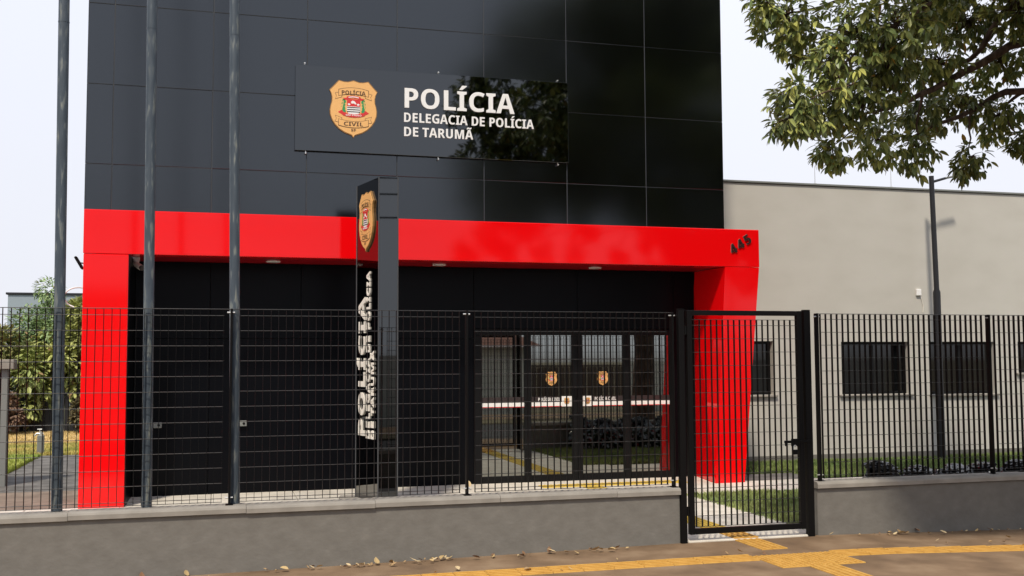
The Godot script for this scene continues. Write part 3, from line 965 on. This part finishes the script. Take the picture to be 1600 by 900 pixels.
func make_tree() -> void:
	rng.seed = 77
	var t := thing("street_tree", "leafy street tree whose branches hang into the upper right of the view", "tree")
	var st := new_st()
	tube(st, [Vector3(8.5, -.2, 1.75), Vector3(8.5, .1, 1.75), Vector3(8.47, .8, 1.74), Vector3(8.52, 1.8, 1.70), Vector3(8.48, 2.7, 1.72), Vector3(8.55, 4.2, 1.7), Vector3(8.7, 6.3, 1.7), Vector3(8.6, 8.4, 1.8)], [.34, .27, .22, .2, .21, .15, .09, .03], 14)
	done("trunk", st, M.bark, t)
	var limbs := [
		[[8.50, 2.75, 1.72, 0.11], [8.01, 3.86, 1.16, 0.07], [7.65, 4.57, 0.76, 0.052], [7.28, 4.60, 0.70, 0.042], [6.63, 4.28, 0.70, 0.034], [6.06, 4.00, 0.80, 0.026], [5.49, 3.78, 1.00, 0.014], [5.00, 3.64, 1.30, 0.006]],
		[[8.50, 2.60, 1.70, 0.1], [8.00, 3.60, 0.96, 0.06], [7.56, 4.23, 0.36, 0.036], [6.98, 4.00, 0.30, 0.026], [6.44, 3.81, 0.50, 0.016], [5.96, 3.60, 0.70, 0.007]],
		[[8.01, 3.86, 1.16, 0.06], [7.71, 4.79, 0.87, 0.042], [7.25, 5.00, 0.70, 0.034], [6.83, 4.45, 0.50, 0.024], [6.23, 4.36, 0.70, 0.016], [5.66, 4.25, 1.10, 0.007]],
		[[8.50, 3.00, 1.80, 0.1], [7.98, 4.51, 1.79, 0.06], [7.09, 5.19, 1.60, 0.04], [6.05, 4.79, 1.50, 0.022], [5.27, 4.33, 1.50, 0.013], [4.69, 3.94, 1.60, 0.006]],
		[[8.50, 3.00, 1.80, 0.09], [7.90, 5.21, 1.78, 0.055], [6.60, 5.46, 1.40, 0.034], [5.56, 4.88, 1.20, 0.018], [4.64, 4.54, 1.10, 0.009], [4.26, 4.49, 1.30, 0.005]],
		[[5.27, 4.33, 1.50, 0.012], [4.91, 3.88, 1.60, 0.008], [4.47, 3.68, 1.70, 0.006], [4.19, 3.48, 1.70, 0.004]],
		[[6.06, 4.00, 0.80, 0.016], [6.08, 3.73, 0.70, 0.009], [6.06, 3.51, 0.70, 0.005]],
		[[5.49, 3.78, 1.00, 0.01], [5.20, 3.58, 1.05, 0.007], [4.94, 3.41, 1.10, 0.004]],
		[[6.98, 4.00, 0.30, 0.014], [6.84, 3.72, 0.45, 0.008], [6.79, 3.50, 0.50, 0.004]],
		[[7.56, 4.23, 0.36, 0.02], [7.56, 4.08, 0.08, 0.012], [7.40, 3.73, 0.50, 0.005]]]
	for l in limbs:
		var p := []
		var r := []
		for q in l:
			p.append(Vector3(q[0], q[1], q[2])); r.append(q[3])
		# round the polyline with a curve
		var cv := Curve3D.new()
		for i in p.size():
			var d: Vector3 = (p[min(i + 1, p.size() - 1)] - p[max(i - 1, 0)]) * .2
			cv.add_point(p[i], -d, d)
		var pp := []
		var pr := []
		for i in p.size() - 1:
			for k in 4:
				pp.append(cv.sample(i, k / 4.0) + Vector3(rng.randf_range(-1, 1), rng.randf_range(-1, 1), rng.randf_range(-1, 1)) * .012)
				pr.append(lerpf(r[i], r[i + 1], k / 4.0))
		pp.append(p[-1]); pr.append(r[-1])
		st = new_st()
		tube(st, pp, pr, 7)
		done("branch", st, M.bark, t)
	# clumps in view: centre x y z, half width, half height
	var near := [[4.52,4.46,1.10,0.24,0.26],[4.23,4.49,1.30,0.12,0.12],[4.89,4.39,0.70,0.15,0.17],[4.88,4.24,1.50,0.31,0.30],[4.64,3.91,1.60,0.22,0.22],[5.16,4.27,1.70,0.26,0.23],[5.32,4.04,1.30,0.31,0.26],[5.00,3.69,1.40,0.25,0.17],[4.24,3.65,1.70,0.17,0.13],[4.18,3.44,1.70,0.14,0.13],[4.76,3.63,1.30,0.19,0.15],[4.93,3.38,1.10,0.14,0.14],[5.50,3.52,0.90,0.20,0.19],[6.05,3.50,0.70,0.16,0.19],[6.18,3.89,0.50,0.27,0.19],[6.97,4.86,0.30,0.31,0.23],[7.49,4.57,0.11,0.28,0.23],[6.95,4.12,0.10,0.29,0.22],[7.56,4.05,-0.00,0.28,0.21],[6.79,3.48,0.50,0.16,0.16],[7.31,3.67,0.60,0.12,0.12],[6.33,4.33,0.70,0.25,0.21],[7.05,4.80,0.90,0.24,0.21],[5.77,4.64,1.30,0.25,0.15],[4.41,3.51,1.60,0.15,0.11],[5.54,4.25,1.00,0.23,0.20]]
	var far := [[11.49,4.97,0.92,0.77],[7.93,5.91,-1.14,0.83],[11.91,6.77,1.85,0.83],[8.70,6.98,-0.00,0.69],[9.26,5.53,4.71,0.74],[7.21,9.09,2.50,0.58],[11.48,5.25,1.75,0.62],[8.60,5.46,-0.13,0.62],[10.26,6.85,0.11,0.82],[10.51,3.38,2.51,0.59],[6.39,8.22,1.59,0.59],[10.84,6.11,1.91,0.81],[6.94,7.71,1.01,0.61],[8.70,8.57,1.56,0.84],[9.57,4.58,-0.40,0.75],[8.43,5.66,4.44,0.84],[8.42,3.21,3.50,0.64],[10.43,6.07,-0.07,0.60],[10.70,4.84,1.28,0.57],[9.06,7.98,0.29,0.73],[8.81,3.99,2.34,0.75],[11.05,5.45,2.68,0.64],[9.50,9.21,1.26,0.69],[8.05,6.89,3.79,0.69],[6.68,8.21,0.48,0.57],[7.60,8.68,3.08,0.80],[6.54,5.57,1.01,0.56],[9.59,8.11,1.08,0.84],[8.42,8.16,2.67,0.78],[12.10,4.93,2.07,0.83],[6.89,6.63,3.01,0.77],[10.70,5.44,3.97,0.81],[9.19,4.04,0.99,0.83],[7.68,7.53,2.96,0.65],[8.78,7.68,-0.52,0.83],[9.62,8.05,2.89,0.83],[6.93,4.85,2.58,0.59],[5.51,5.94,0.68,0.85],[6.33,5.2,1.78,0.60],[6.33,6.73,2.17,0.77],[8.54,3.55,0.54,0.59],[5.43,7.57,1.74,0.64],[9.88,3.80,0.59,0.85],[7.19,6.28,-0.20,0.67],[10.02,5.11,3.20,0.66],[11.25,6.53,-0.50,0.84],[9.07,7.65,3.35,0.78],[10.86,3.75,0.44,0.66],[5.74,6.43,3.30,0.78],[10.66,4.84,-0.23,0.75],[9.22,4.54,4.12,0.63],[11.60,6.31,2.87,0.64],[9.90,4.01,3.34,0.55],[8.84,9.09,2.83,0.74],[10.44,6.60,3.87,0.77],[9.45,7.09,-0.56,0.60],[8.36,9.25,2.09,0.74],[11.10,7.32,3.01,0.62],[5.48,5.55,2.49,0.70],[10.80,5.04,2.08,0.65],[8.40,8.52,0.85,0.73],[10.67,4.25,2.38,0.63],[8.53,8.60,-0.18,0.66],[9.10,8.68,3.70,0.80],[5.88,8.38,2.29,0.73],[7.35,8.52,0.78,0.73],[4.85,5.35,2.1,.6],[4.75,6.3,2.1,.6],[4.9,7.0,2.4,.55],[8.0,5.7,2.0,.8],[7.3,5.5,1.6,.8],[8.6,6.4,2.2,.8],[7.5,6.6,1.6,.8],[9.3,5.8,1.8,.8],[8.2,7.2,1.8,.8],[9.0,6.9,2.4,.7],[7.0,5.9,2.4,.7],[5.0,4.95,3.0,.42],[5.7,4.95,3.0,.48],[6.4,4.95,3.1,.5],[7.2,4.95,3.0,.55],[7.6,7.2,1.9,.8],[7.9,7.7,1.4,.75],[8.6,4.9,2.0,.8],[7.8,4.95,2.2,.7],[7.0,5.2,1.7,.6],[7.3,7.9,2.3,.7],[6.4,6.0,2.6,.7],[6.2,7.4,2.2,.65]]  # crown out of view, placed to shade the right wall and darken facade reflections
	var shapes := [leaf_mesh(.19, .22, .35), leaf_mesh(.165, .42, .25), leaf_mesh(.21, .1, .45)]
	var items := [[], [], []]
	var twigs := new_st()
	var crown := Vector3(8.6, 5.6, 1.7)
	for pass_ in 2:
		for c in (near if pass_ == 0 else far):
			var o := Vector3(c[0], c[1], c[2])
			var rx: float = c[3]
			var ry: float = c[4] if pass_ == 0 else c[3] * .8
			var tone := rng.randf_range(.75, 1.25)
			var n := int(20 + rx * ry * 1050) if pass_ == 0 else 105
			for k in n:
				var u := Vector3(rng.randfn(), rng.randfn(), rng.randfn()).normalized() * pow(rng.randf(), .4)
				var p := o + u * Vector3(rx, ry, rx) * (1.12 if pass_ == 0 else 1.0)
				var outw := (u * .9 + (o - crown).normalized() * .5 + Vector3(0, -.15, 0)).normalized()
				if pass_ == 0 and k % 2 == 0:
					var mid := o.lerp(p, .5) + Vector3(0, .03, 0)
					tube(twigs, [o - outw * .05, mid, p], [.0038, .003, .0018], 4, false)
				var m := rng.randi_range(5, 8) if pass_ == 0 else rng.randi_range(7, 9)
				var roll := rng.randf() * TAU
				for j in m:
					var a := roll + TAU * j / m + rng.randf_range(-.3, .3)
					var s1 := outw.cross(Vector3.UP)
					s1 = s1.normalized() if s1.length() > .05 else Vector3.RIGHT
					var s2 := outw.cross(s1)
					var dir := (outw * rng.randf_range(.35, 1.0) + (s1 * cos(a) + s2 * sin(a)) * rng.randf_range(.6, 1.0) + Vector3(0, rng.randf_range(-.85, -.15), 0)).normalized()
					var size := rng.randf_range(.045, .115) if pass_ == 0 else rng.randf_range(.12, .19)
					var up := (Vector3.UP + Vector3(rng.randf_range(-.5, .5), 0, rng.randf_range(-.5, .5)) + outw * .4).normalized()
					var g := rng.randf()
					var col := Vector3(.125, .17, .052).lerp(Vector3(.46, .46, .12), g * g) * tone * rng.randf_range(.8, 1.2)
					if rng.randf() < .008: col = Vector3(.42, .23, .03)
					elif rng.randf() < .05: col = Vector3(.2, .21, .06)
					items[rng.randi() % 3].append([Transform3D(leaf_basis(dir, up, size, rng.randf_range(.85, 1.2)), p + dir * .012), Color(col.x, col.y, col.z)])
	done("twigs", twigs, M.bark, t).set_meta("kind", "stuff")
	# the leaves that show largest are pieces of their own
	var eye := Vector3(0, 1.65, 8.8)
	var ranked := []
	for s in 3:
		for i in items[s].size():
			var o: Vector3 = items[s][i][0].origin
			if o.y < 4.25 and o.x < 5.3: ranked.append([o.distance_to(eye) / items[s][i][0].basis.x.length(), s, i])
	ranked.sort_custom(func(a, b): return a[0] < b[0])
	var looks := []
	for k in 6:
		var lm := leaf_mat(lin(1, 1, 1), .42)
		var c := Vector3(.13, .175, .052).lerp(Vector3(.46, .46, .12), k * k / 25.0)
		lm.albedo_color = lin(c.x, c.y, c.z)
		lm.vertex_color_use_as_albedo = false
		looks.append(lm)
	var gone := [{}, {}, {}]
	for k in min(290, ranked.size()):
		var s: int = ranked[k][1]
		var i: int = ranked[k][2]
		gone[s][i] = true
		put("leaf", shapes[s], looks[rng.randi() % 6], t, items[s][i][0])
	for s in 3:
		var rest := []
		for i in items[s].size():
			if not gone[s].has(i): rest.append(items[s][i])
		shapes[s].surface_set_material(0, M.leaf)
		swarm("foliage", shapes[s], rest, t)

func bush(label: String, at: Vector3, w: float, h: float, n: int, size: float, c0: Vector3, c1: Vector3, seed_: int, base := .0, called := "shrub", cat := "shrub") -> void:
	rng.seed = seed_
	var b := thing(called, label, cat, at)
	var st := new_st()
	for k in 9:
		var a := rng.randf() * TAU
		var r := rng.randf_range(.3, .8)
		tube(st, [Vector3(cos(a) * .12, -.1, sin(a) * .12), Vector3(cos(a) * w * .2 * r, h * .35, sin(a) * w * .2 * r), Vector3(cos(a) * w * .4 * r, h * rng.randf_range(.65, .9), sin(a) * w * .4 * r)], [.035, .022, .006], 5)
	done("stem", st, M.bark, b)
	var shape := leaf_mesh(.2, .2, .3)
	shape.surface_set_material(0, M.hedge_leaf)
	var items := []
	var lumps := []
	for k in 16:
		var u := Vector3(rng.randfn(), rng.randfn(), rng.randfn()).normalized() * pow(rng.randf(), .4)
		var p := Vector3(u.x * w * .40, base + (h - base) * (.5 + .42 * u.y), u.z * w * .4)
		lumps.append([p, rng.randf_range(.2, .34) * min(w, h * .6), rng.randf()])
	for k in int(n * 2.4):
		var l: Array = lumps[rng.randi() % lumps.size()]
		var u := Vector3(rng.randfn(), rng.randfn(), rng.randfn()).normalized()
		var p: Vector3 = l[0] + u * l[1] * pow(rng.randf(), .33)
		if p.y < .05: continue
		var dir := (u + Vector3(rng.randf_range(-.6, .6), rng.randf_range(-.7, .2), rng.randf_range(-.6, .6))).normalized()
		var c := c0.lerp(c1, clampf(l[2] * .6 + rng.randf_range(0, .5), 0, 1)) * rng.randf_range(.75, 1.2)
		if rng.randf() < .025: c = Vector3(.30, .20, .10)
		items.append([Transform3D(leaf_basis(dir, Vector3.UP + u * .6, size * rng.randf_range(.8, 1.45), 1.1), p), Color(c.x, c.y, c.z)])
	swarm("foliage", shape, items, b)

func make_garden() -> void:
	var green := Vector3(.19, .25, .07)
	var pale := Vector3(.58, .60, .20)
	var z := -18.3
	bush("tall pale green bush in front of the grey block, left of the first flagpole", Vector3(-3.95, 0, z - .5), 1.5, 3.75, 2600, .10, Vector3(.17, .27, .11), Vector3(.34, .45, .20), 5, .9, "bush", "bush")
	bush("yellowish leafy shrub at the far left behind the lawn", Vector3(-5.1, 0, z + .2), 1.7, 2.6, 2300, .14, green, Vector3(.30, .27, .10), 6)
	bush("dense yellow-green shrub behind the garden tap", Vector3(-3.9, 0, z + .35), 1.5, 2.5, 2600, .14, green, pale, 7)
	bush("tall loose shrub rising beside the red portal's left edge", Vector3(-3.0, 0, z + .1), 1.2, 4.0, 2600, .13, Vector3(.13, .16, .05), pale, 8)
	bush("dark shrub half hidden behind the red portal's left leg", Vector3(-1.9, 0, z + .1), 1.3, 3.0, 1800, .14, green, pale, 9)
	bush("leafy shrub left of the frame's edge behind the lawn", Vector3(-6.6, 0, z + .1), 1.7, 2.5, 1500, .14, green, pale, 10)
	bush("low brown dried shrub under the hedge at the lawn's back", Vector3(-4.65, 0, z + .95), 1.3, .95, 1500, .11, Vector3(.12, .07, .045), Vector3(.25, .16, .11), 12, 0.0, "dry_shrub")
	bush("low twiggy brown shrub under the hedge next to the red portal", Vector3(-2.9, 0, z + .9), .9, .8, 800, .10, Vector3(.12, .08, .05), Vector3(.22, .19, .09), 13, 0.0, "dry_shrub")
	var fen := thing("garden_screen", "dark slatted screen low behind the shrubs at the lawn's back", "fence", Vector3(-3.6, 0, z + .55))
	for k in 16:
		put("slat", box_mesh(Vector3(-.05, 0, -.01), Vector3(.05, 1.15, .01), .004), M.lamp_post, fen, Transform3D(Basis(), Vector3(-.8 + k * .107, 0, 0)))
	put("rail", box_mesh(Vector3(-.9, .9, -.05), Vector3(.9, .96, -.011), .003), M.lamp_post, fen)
	var blk := thing("grey_block", "pale blue-grey flat-roofed block beyond the shrubs on the left", "building", Vector3(-7.15, 0, -34))
	put("wall", box_mesh(Vector3(-.35, -.3, -5), Vector3(2.4, 4.12, 0)), M.far_building, blk)
	put("roof_edge", box_mesh(Vector3(-.42, 4.121, -5.05), Vector3(2.47, 4.20, .06), .01), M.lamp_post, blk)
	var wd := Node3D.new(); wd.name = "window"; blk.add_child(wd)
	put("frame", box_mesh(Vector3(1.4, 2.4, .002), Vector3(2.4, 3.3, .03), .004), M.grey_post, wd)
	put("pane", box_mesh(Vector3(1.46, 2.46, .031), Vector3(2.34, 3.24, .034)), M.dark_glass, wd)
	# tap
	var tp := thing("garden_tap", "grey standpipe post with a small metal tap at the lawn's edge", "tap", Vector3(-3.0, -.03, -11.75))
	put("post", box_mesh(Vector3(-.055, 0, -.055), Vector3(.055, .36, .055), .012), M.grey_post, tp)
	var st := new_st()
	tube(st, [Vector3(0, .36, 0), Vector3(0, .42, 0)], [.03, .022], 8)
	tube(st, [Vector3(.04, .385, 0), Vector3(-.07, .385, 0), Vector3(-.10, .35, 0)], [.017, .017, .015], 8)
	tube(st, [Vector3(-.02, .40, 0), Vector3(-.02, .46, 0)], [.008, .008], 6)
	tube(st, [Vector3(-.06, .462, 0), Vector3(.02, .462, 0)], [.008, .008], 6)
	done("spigot", st, M.zinc, tp)
	# side gate at the far left
	var sg := thing("side_gate", "dark side gate on a grey post with a thick pale capping slab, far left", "gate", Vector3(-2.735, 0, -6.75))
	put("post", box_mesh(Vector3(-.045, -.1, -.045), Vector3(.045, 1.54, .045), .006), M.grey_post, sg)
	put("capping_slab", box_mesh(Vector3(-1.6, 1.541, -.13), Vector3(.13, 1.672, .13), .008), M.pale_slab, sg)
	st = new_st()
	for x in [-.075, -1.52]: box(st, Vector3(x - .02, .04, -.02), Vector3(x + .02, 1.5, .02), .003)
	for y in [.04, .72, 1.46]: box(st, Vector3(-1.5, y, -.0195), Vector3(-.095, y + .04, .0195), .003)
	done("frame", st, M.black_paint, sg)
	for k in 15:
		put("bar", box_mesh(Vector3(-.01, .08, -.008), Vector3(.01, 1.46, .008)), M.black_paint, sg, Transform3D(Basis(), Vector3(-.17 - k * .09, 0, 0)))
	put("sheet", box_mesh(Vector3(-1.5, .08, -.017), Vector3(-.1, 1.46, -.010)), M.plastic, sg)
	grass("lawn_grass", [[5.5, 10.5, -3.02, -.22]], 2100, .075, Vector3(.17, .23, .06), Vector3(.30, .34, .11), 31, "short green grass behind the fence beside the entrance path")
	grass("lawn_grass", [[6.85, 15.0, -6.27, -4.95], [8.0, 14, -4.95, -4.2]], 1500, .075, Vector3(.12, .19, .045), Vector3(.20, .26, .07), 32, "strip of green grass at the foot of the beige annex")
	grass("garden_grass", [[-5.4, -2.95, -11.4, -6.7]], 1500, .075, Vector3(.25, .34, .05), Vector3(.42, .47, .09), 33, "bright green lawn left of the driveway")
	grass("garden_grass", [[-5.6, -1.5, -14.0, -11.55]], 1100, .07, Vector3(.34, .36, .07), Vector3(.66, .54, .17), 34, "yellowing lawn behind the garden tap")
	grass("dry_grass", [[-6.0, -1.4, -18.2, -14.0]], 800, .065, Vector3(.60, .44, .16), Vector3(.85, .64, .28), 35, "straw-dry grass in front of the shrubs")

# ---------------------------------------------------------------- loose things
func crumpled(seed_: int, w: float, h: float, d: float, tie: bool) -> ArrayMesh:
	var n1 := FastNoiseLite.new(); n1.seed = seed_; n1.frequency = 1.5; n1.fractal_octaves = 2
	var n2 := FastNoiseLite.new(); n2.seed = seed_ + 1; n2.frequency = 3.2; n2.fractal_type = FastNoiseLite.FRACTAL_RIDGED; n2.fractal_octaves = 3
	var nu := 56
	var nv := 30
	var g := []
	for j in nv + 1:
		var row := []
		for i in nu:
			var th := TAU * i / nu
			var ph := PI * j / nv
			var u := Vector3(sin(ph) * cos(th), cos(ph), sin(ph) * sin(th))
			var r := 1.0 + .30 * n1.get_noise_3dv(u * 1.5) + .075 * n2.get_noise_3dv(u * .8)
			var p := u * r
			if tie and p.y > .55:
				var k := clampf((p.y - .55) / .4, 0, 1)
				p.x *= 1.0 - .8 * k; p.z *= 1.0 - .8 * k; p.y += .25 * k
			p.y = max(p.y, -.75)
			row.append(Vector3(p.x * w * .5, (p.y + .75) * h * .5, p.z * d * .5))
		g.append(row)
	var st := new_st()
	for j in nv:
		for i in nu:
			var a: Vector3 = g[j][i]; var b: Vector3 = g[j][(i + 1) % nu]; var c: Vector3 = g[j + 1][(i + 1) % nu]; var e: Vector3 = g[j + 1][i]
			var o := (a + c) * .5 - Vector3(0, h * .4, 0)
			if (a - b).length() > 1e-5: flat(st, a, b, c, o)
			if (c - e).length() > 1e-5: flat(st, a, c, e, o)
	return st.commit()

func make_loose() -> void:
	# black bags piled on the grass against the back of the right wall
	var bags := [[6.42, .50, .62, .46, "grey-black refuse bag nearest the gate behind the right fence, torn fold on top"], [6.80, .40, .55, .44, "flat low black refuse bag, second from the gate behind the right fence"], [7.16, .34, .54, .42, "pale-creased black refuse bag below the lamp post behind the right fence"], [7.60, .46, .56, .5, "black refuse bag leaning beside the right fence's second post"], [8.02, .44, .58, .5, "bulging black refuse bag just right of the second fence post"], [8.42, .46, .64, .5, "black refuse bag with a pale tied top near the right picture edge"], [8.9, .5, .62, .5, "black refuse bag farthest from the gate behind the right fence"]]
	for i in bags.size():
		var q: Array = bags[i]
		var o := thing("refuse_bag", q[4], "refuse bag", Vector3(q[0], -.02, -.47 - .04 * (i % 2)), "black refuse bags behind the right wall")
		put("bag", crumpled(50 + i * 3, q[3] + .06, q[2] * 1.02, .46, i % 2 == 1), M.plastic, o, Transform3D(Basis(Vector3.UP, i * 1.3), Vector3.ZERO))
		var tp := put("loose_fold", crumpled(90 + i * 5, .34, .12, .26, false), M.plastic, o, Transform3D(Basis(Vector3.UP, i * .7) * Basis(Vector3.BACK, .25 * (i % 3 - 1)), Vector3(.08 * (i % 3 - 1), q[2] * .86, .10)))
		tp.set_meta("label", "loose torn fold of the bag")
	# fallen leaves
	rng.seed = 9
	var shapes := []
	for k in 4:
		var st := new_st()
		var tmp := leaf_mesh(.27, -.12 - .12 * k, .9 - .25 * k)
		st.append_from(tmp, 0, Transform3D())
		shapes.append(st.commit())
	var looks := []
	for c in [Vector3(.50, .36, .17), Vector3(.38, .25, .12), Vector3(.22, .12, .06), Vector3(.58, .45, .26)]:
		looks.append(mat(lin(c.x, c.y, c.z), .8))
	# heaps: centre x, z, spread, count
	for q in [[-.35, .07, .25, 5], [.55, .06, .3, 9], [1.25, .08, .3, 16], [1.75, .07, .25, 14], [2.6, .1, .35, 12], [3.2, .06, .2, 8], [2.3, .5, 1.2, 8], [4.4, .4, .6, 3], [6.1, .07, .45, 18], [7.1, .08, .45, 14], [6.8, .5, .6, 6]]:
		for k in q[3]:
			var x: float = q[0] + rng.randfn() * q[2] * .6
			var z: float = max(.03, q[1] + abs(rng.randfn()) * (.05 if q[1] < .2 else .3))
			if x > 4.0 and x < 5.4 and z < .1: continue
			var s := rng.randf_range(.022, .05) if rng.randf() < .6 else rng.randf_range(.05, .085)
			var o := put("fallen_leaf", shapes[rng.randi() % 4], looks[rng.randi() % 4], self, Transform3D(Basis(Vector3.UP, rng.randf() * TAU) * Basis(Vector3.RIGHT, rng.randf_range(-.4, .4)) * Basis.from_scale(Vector3.ONE * s), Vector3(x, slope(x) + .012 + rng.randf() * .01, z)))
			tag(o, "curled dry brown leaf lying on the pavement along the low grey wall" if q[1] < .2 else "dry leaf lying out on the open pavement", "leaf", "fallen leaves along the wall" if q[1] < .2 else "scattered leaves on the pavement")
	var lf := put("fallen_leaf", shapes[1], looks[3], self, Transform3D(Basis(Vector3.UP, 2.0) * Basis(Vector3.BACK, 1.0) * Basis.from_scale(Vector3.ONE * .09), Vector3(3.1, .03, -4.3)))
	tag(lf, "pale dry leaf on the paving by the left end of the glass door", "leaf")

# unseen other side of the street, shaped to be mirrored in doors and panels
func make_street_opposite() -> void:
	var h := thing("unseen_opposite_house", "unseen low pale street wall with a brown slatted gate and a tiled shed across the street", "house", Vector3(0, 0, 15.5))
	put("wall", box_mesh(Vector3(-14, -.3, 0), Vector3(8.4, 1.75, .2)), M.plaster, h)
	put("wall", box_mesh(Vector3(13.6, -.3, 0), Vector3(26, 1.55, .2)), M.plaster, h)
	put("shed_wall", box_mesh(Vector3(8.4, -.3, 0), Vector3(10.2, 2.05, 3)), M.plaster, h)
	put("house_wall", box_mesh(Vector3(-14, -.3, 6), Vector3(1.5, 3.0, 12)), M.plaster, h)
	for k in 17:
		put("gate_slat", box_mesh(Vector3(10.21 + k * .2, 0, .05), Vector3(10.38 + k * .2, 1.35, .09), .005), M.gate_brown, h)
	put("gate_rail", box_mesh(Vector3(10.2, 1.36, .03), Vector3(13.6, 1.43, .11), .005), M.gate_brown, h)
	var st := new_st()
	quad(st, Vector3(8.1, 2.06, -.4), Vector3(10.5, 2.06, -.4), Vector3(10.5, 2.6, 3.2), Vector3(8.1, 2.6, 3.2), Vector3(0, 1, -1))
	quad(st, Vector3(-14.5, 3.01, 5.5), Vector3(2, 3.01, 5.5), Vector3(2, 4.3, 9), Vector3(-14.5, 4.3, 9), Vector3(0, 1, -1))
	done("roof", st, M.clay, h)
	var w := thing("unseen_power_line", "three unseen sagging power cables on poles across the street", "power line", Vector3(0, 0, 12.3))  # cables out of view, placed to mirror in the totem front
	for x in [-16.0, 15.0]:
		st = new_st()
		tube(st, [Vector3(x, -.3, 0), Vector3(x, 7.6, 0)], [.15, .10], 10)
		done("pole", st, M.coping, w)
	for q in [[6.9, .75], [6.3, .55], [5.75, .6]]:
		var p := []
		var r := []
		for i in 25:
			var t := i / 24.0
			p.append(Vector3(lerpf(-16, 15, t), q[0] - q[1] * 4.0 * t * (1.0 - t), .14)); r.append(.022)
		st = new_st()
		tube(st, p, r, 5)
		done("cable", st, M.black_paint, w)

func _ready() -> void:
	make_materials()
	make_view()
	make_ground()
	make_station()
	make_annex()
	make_sign()
	make_pylon()
	make_boundary()
	make_street_opposite()
	make_tree()
	make_garden()
	make_loose()
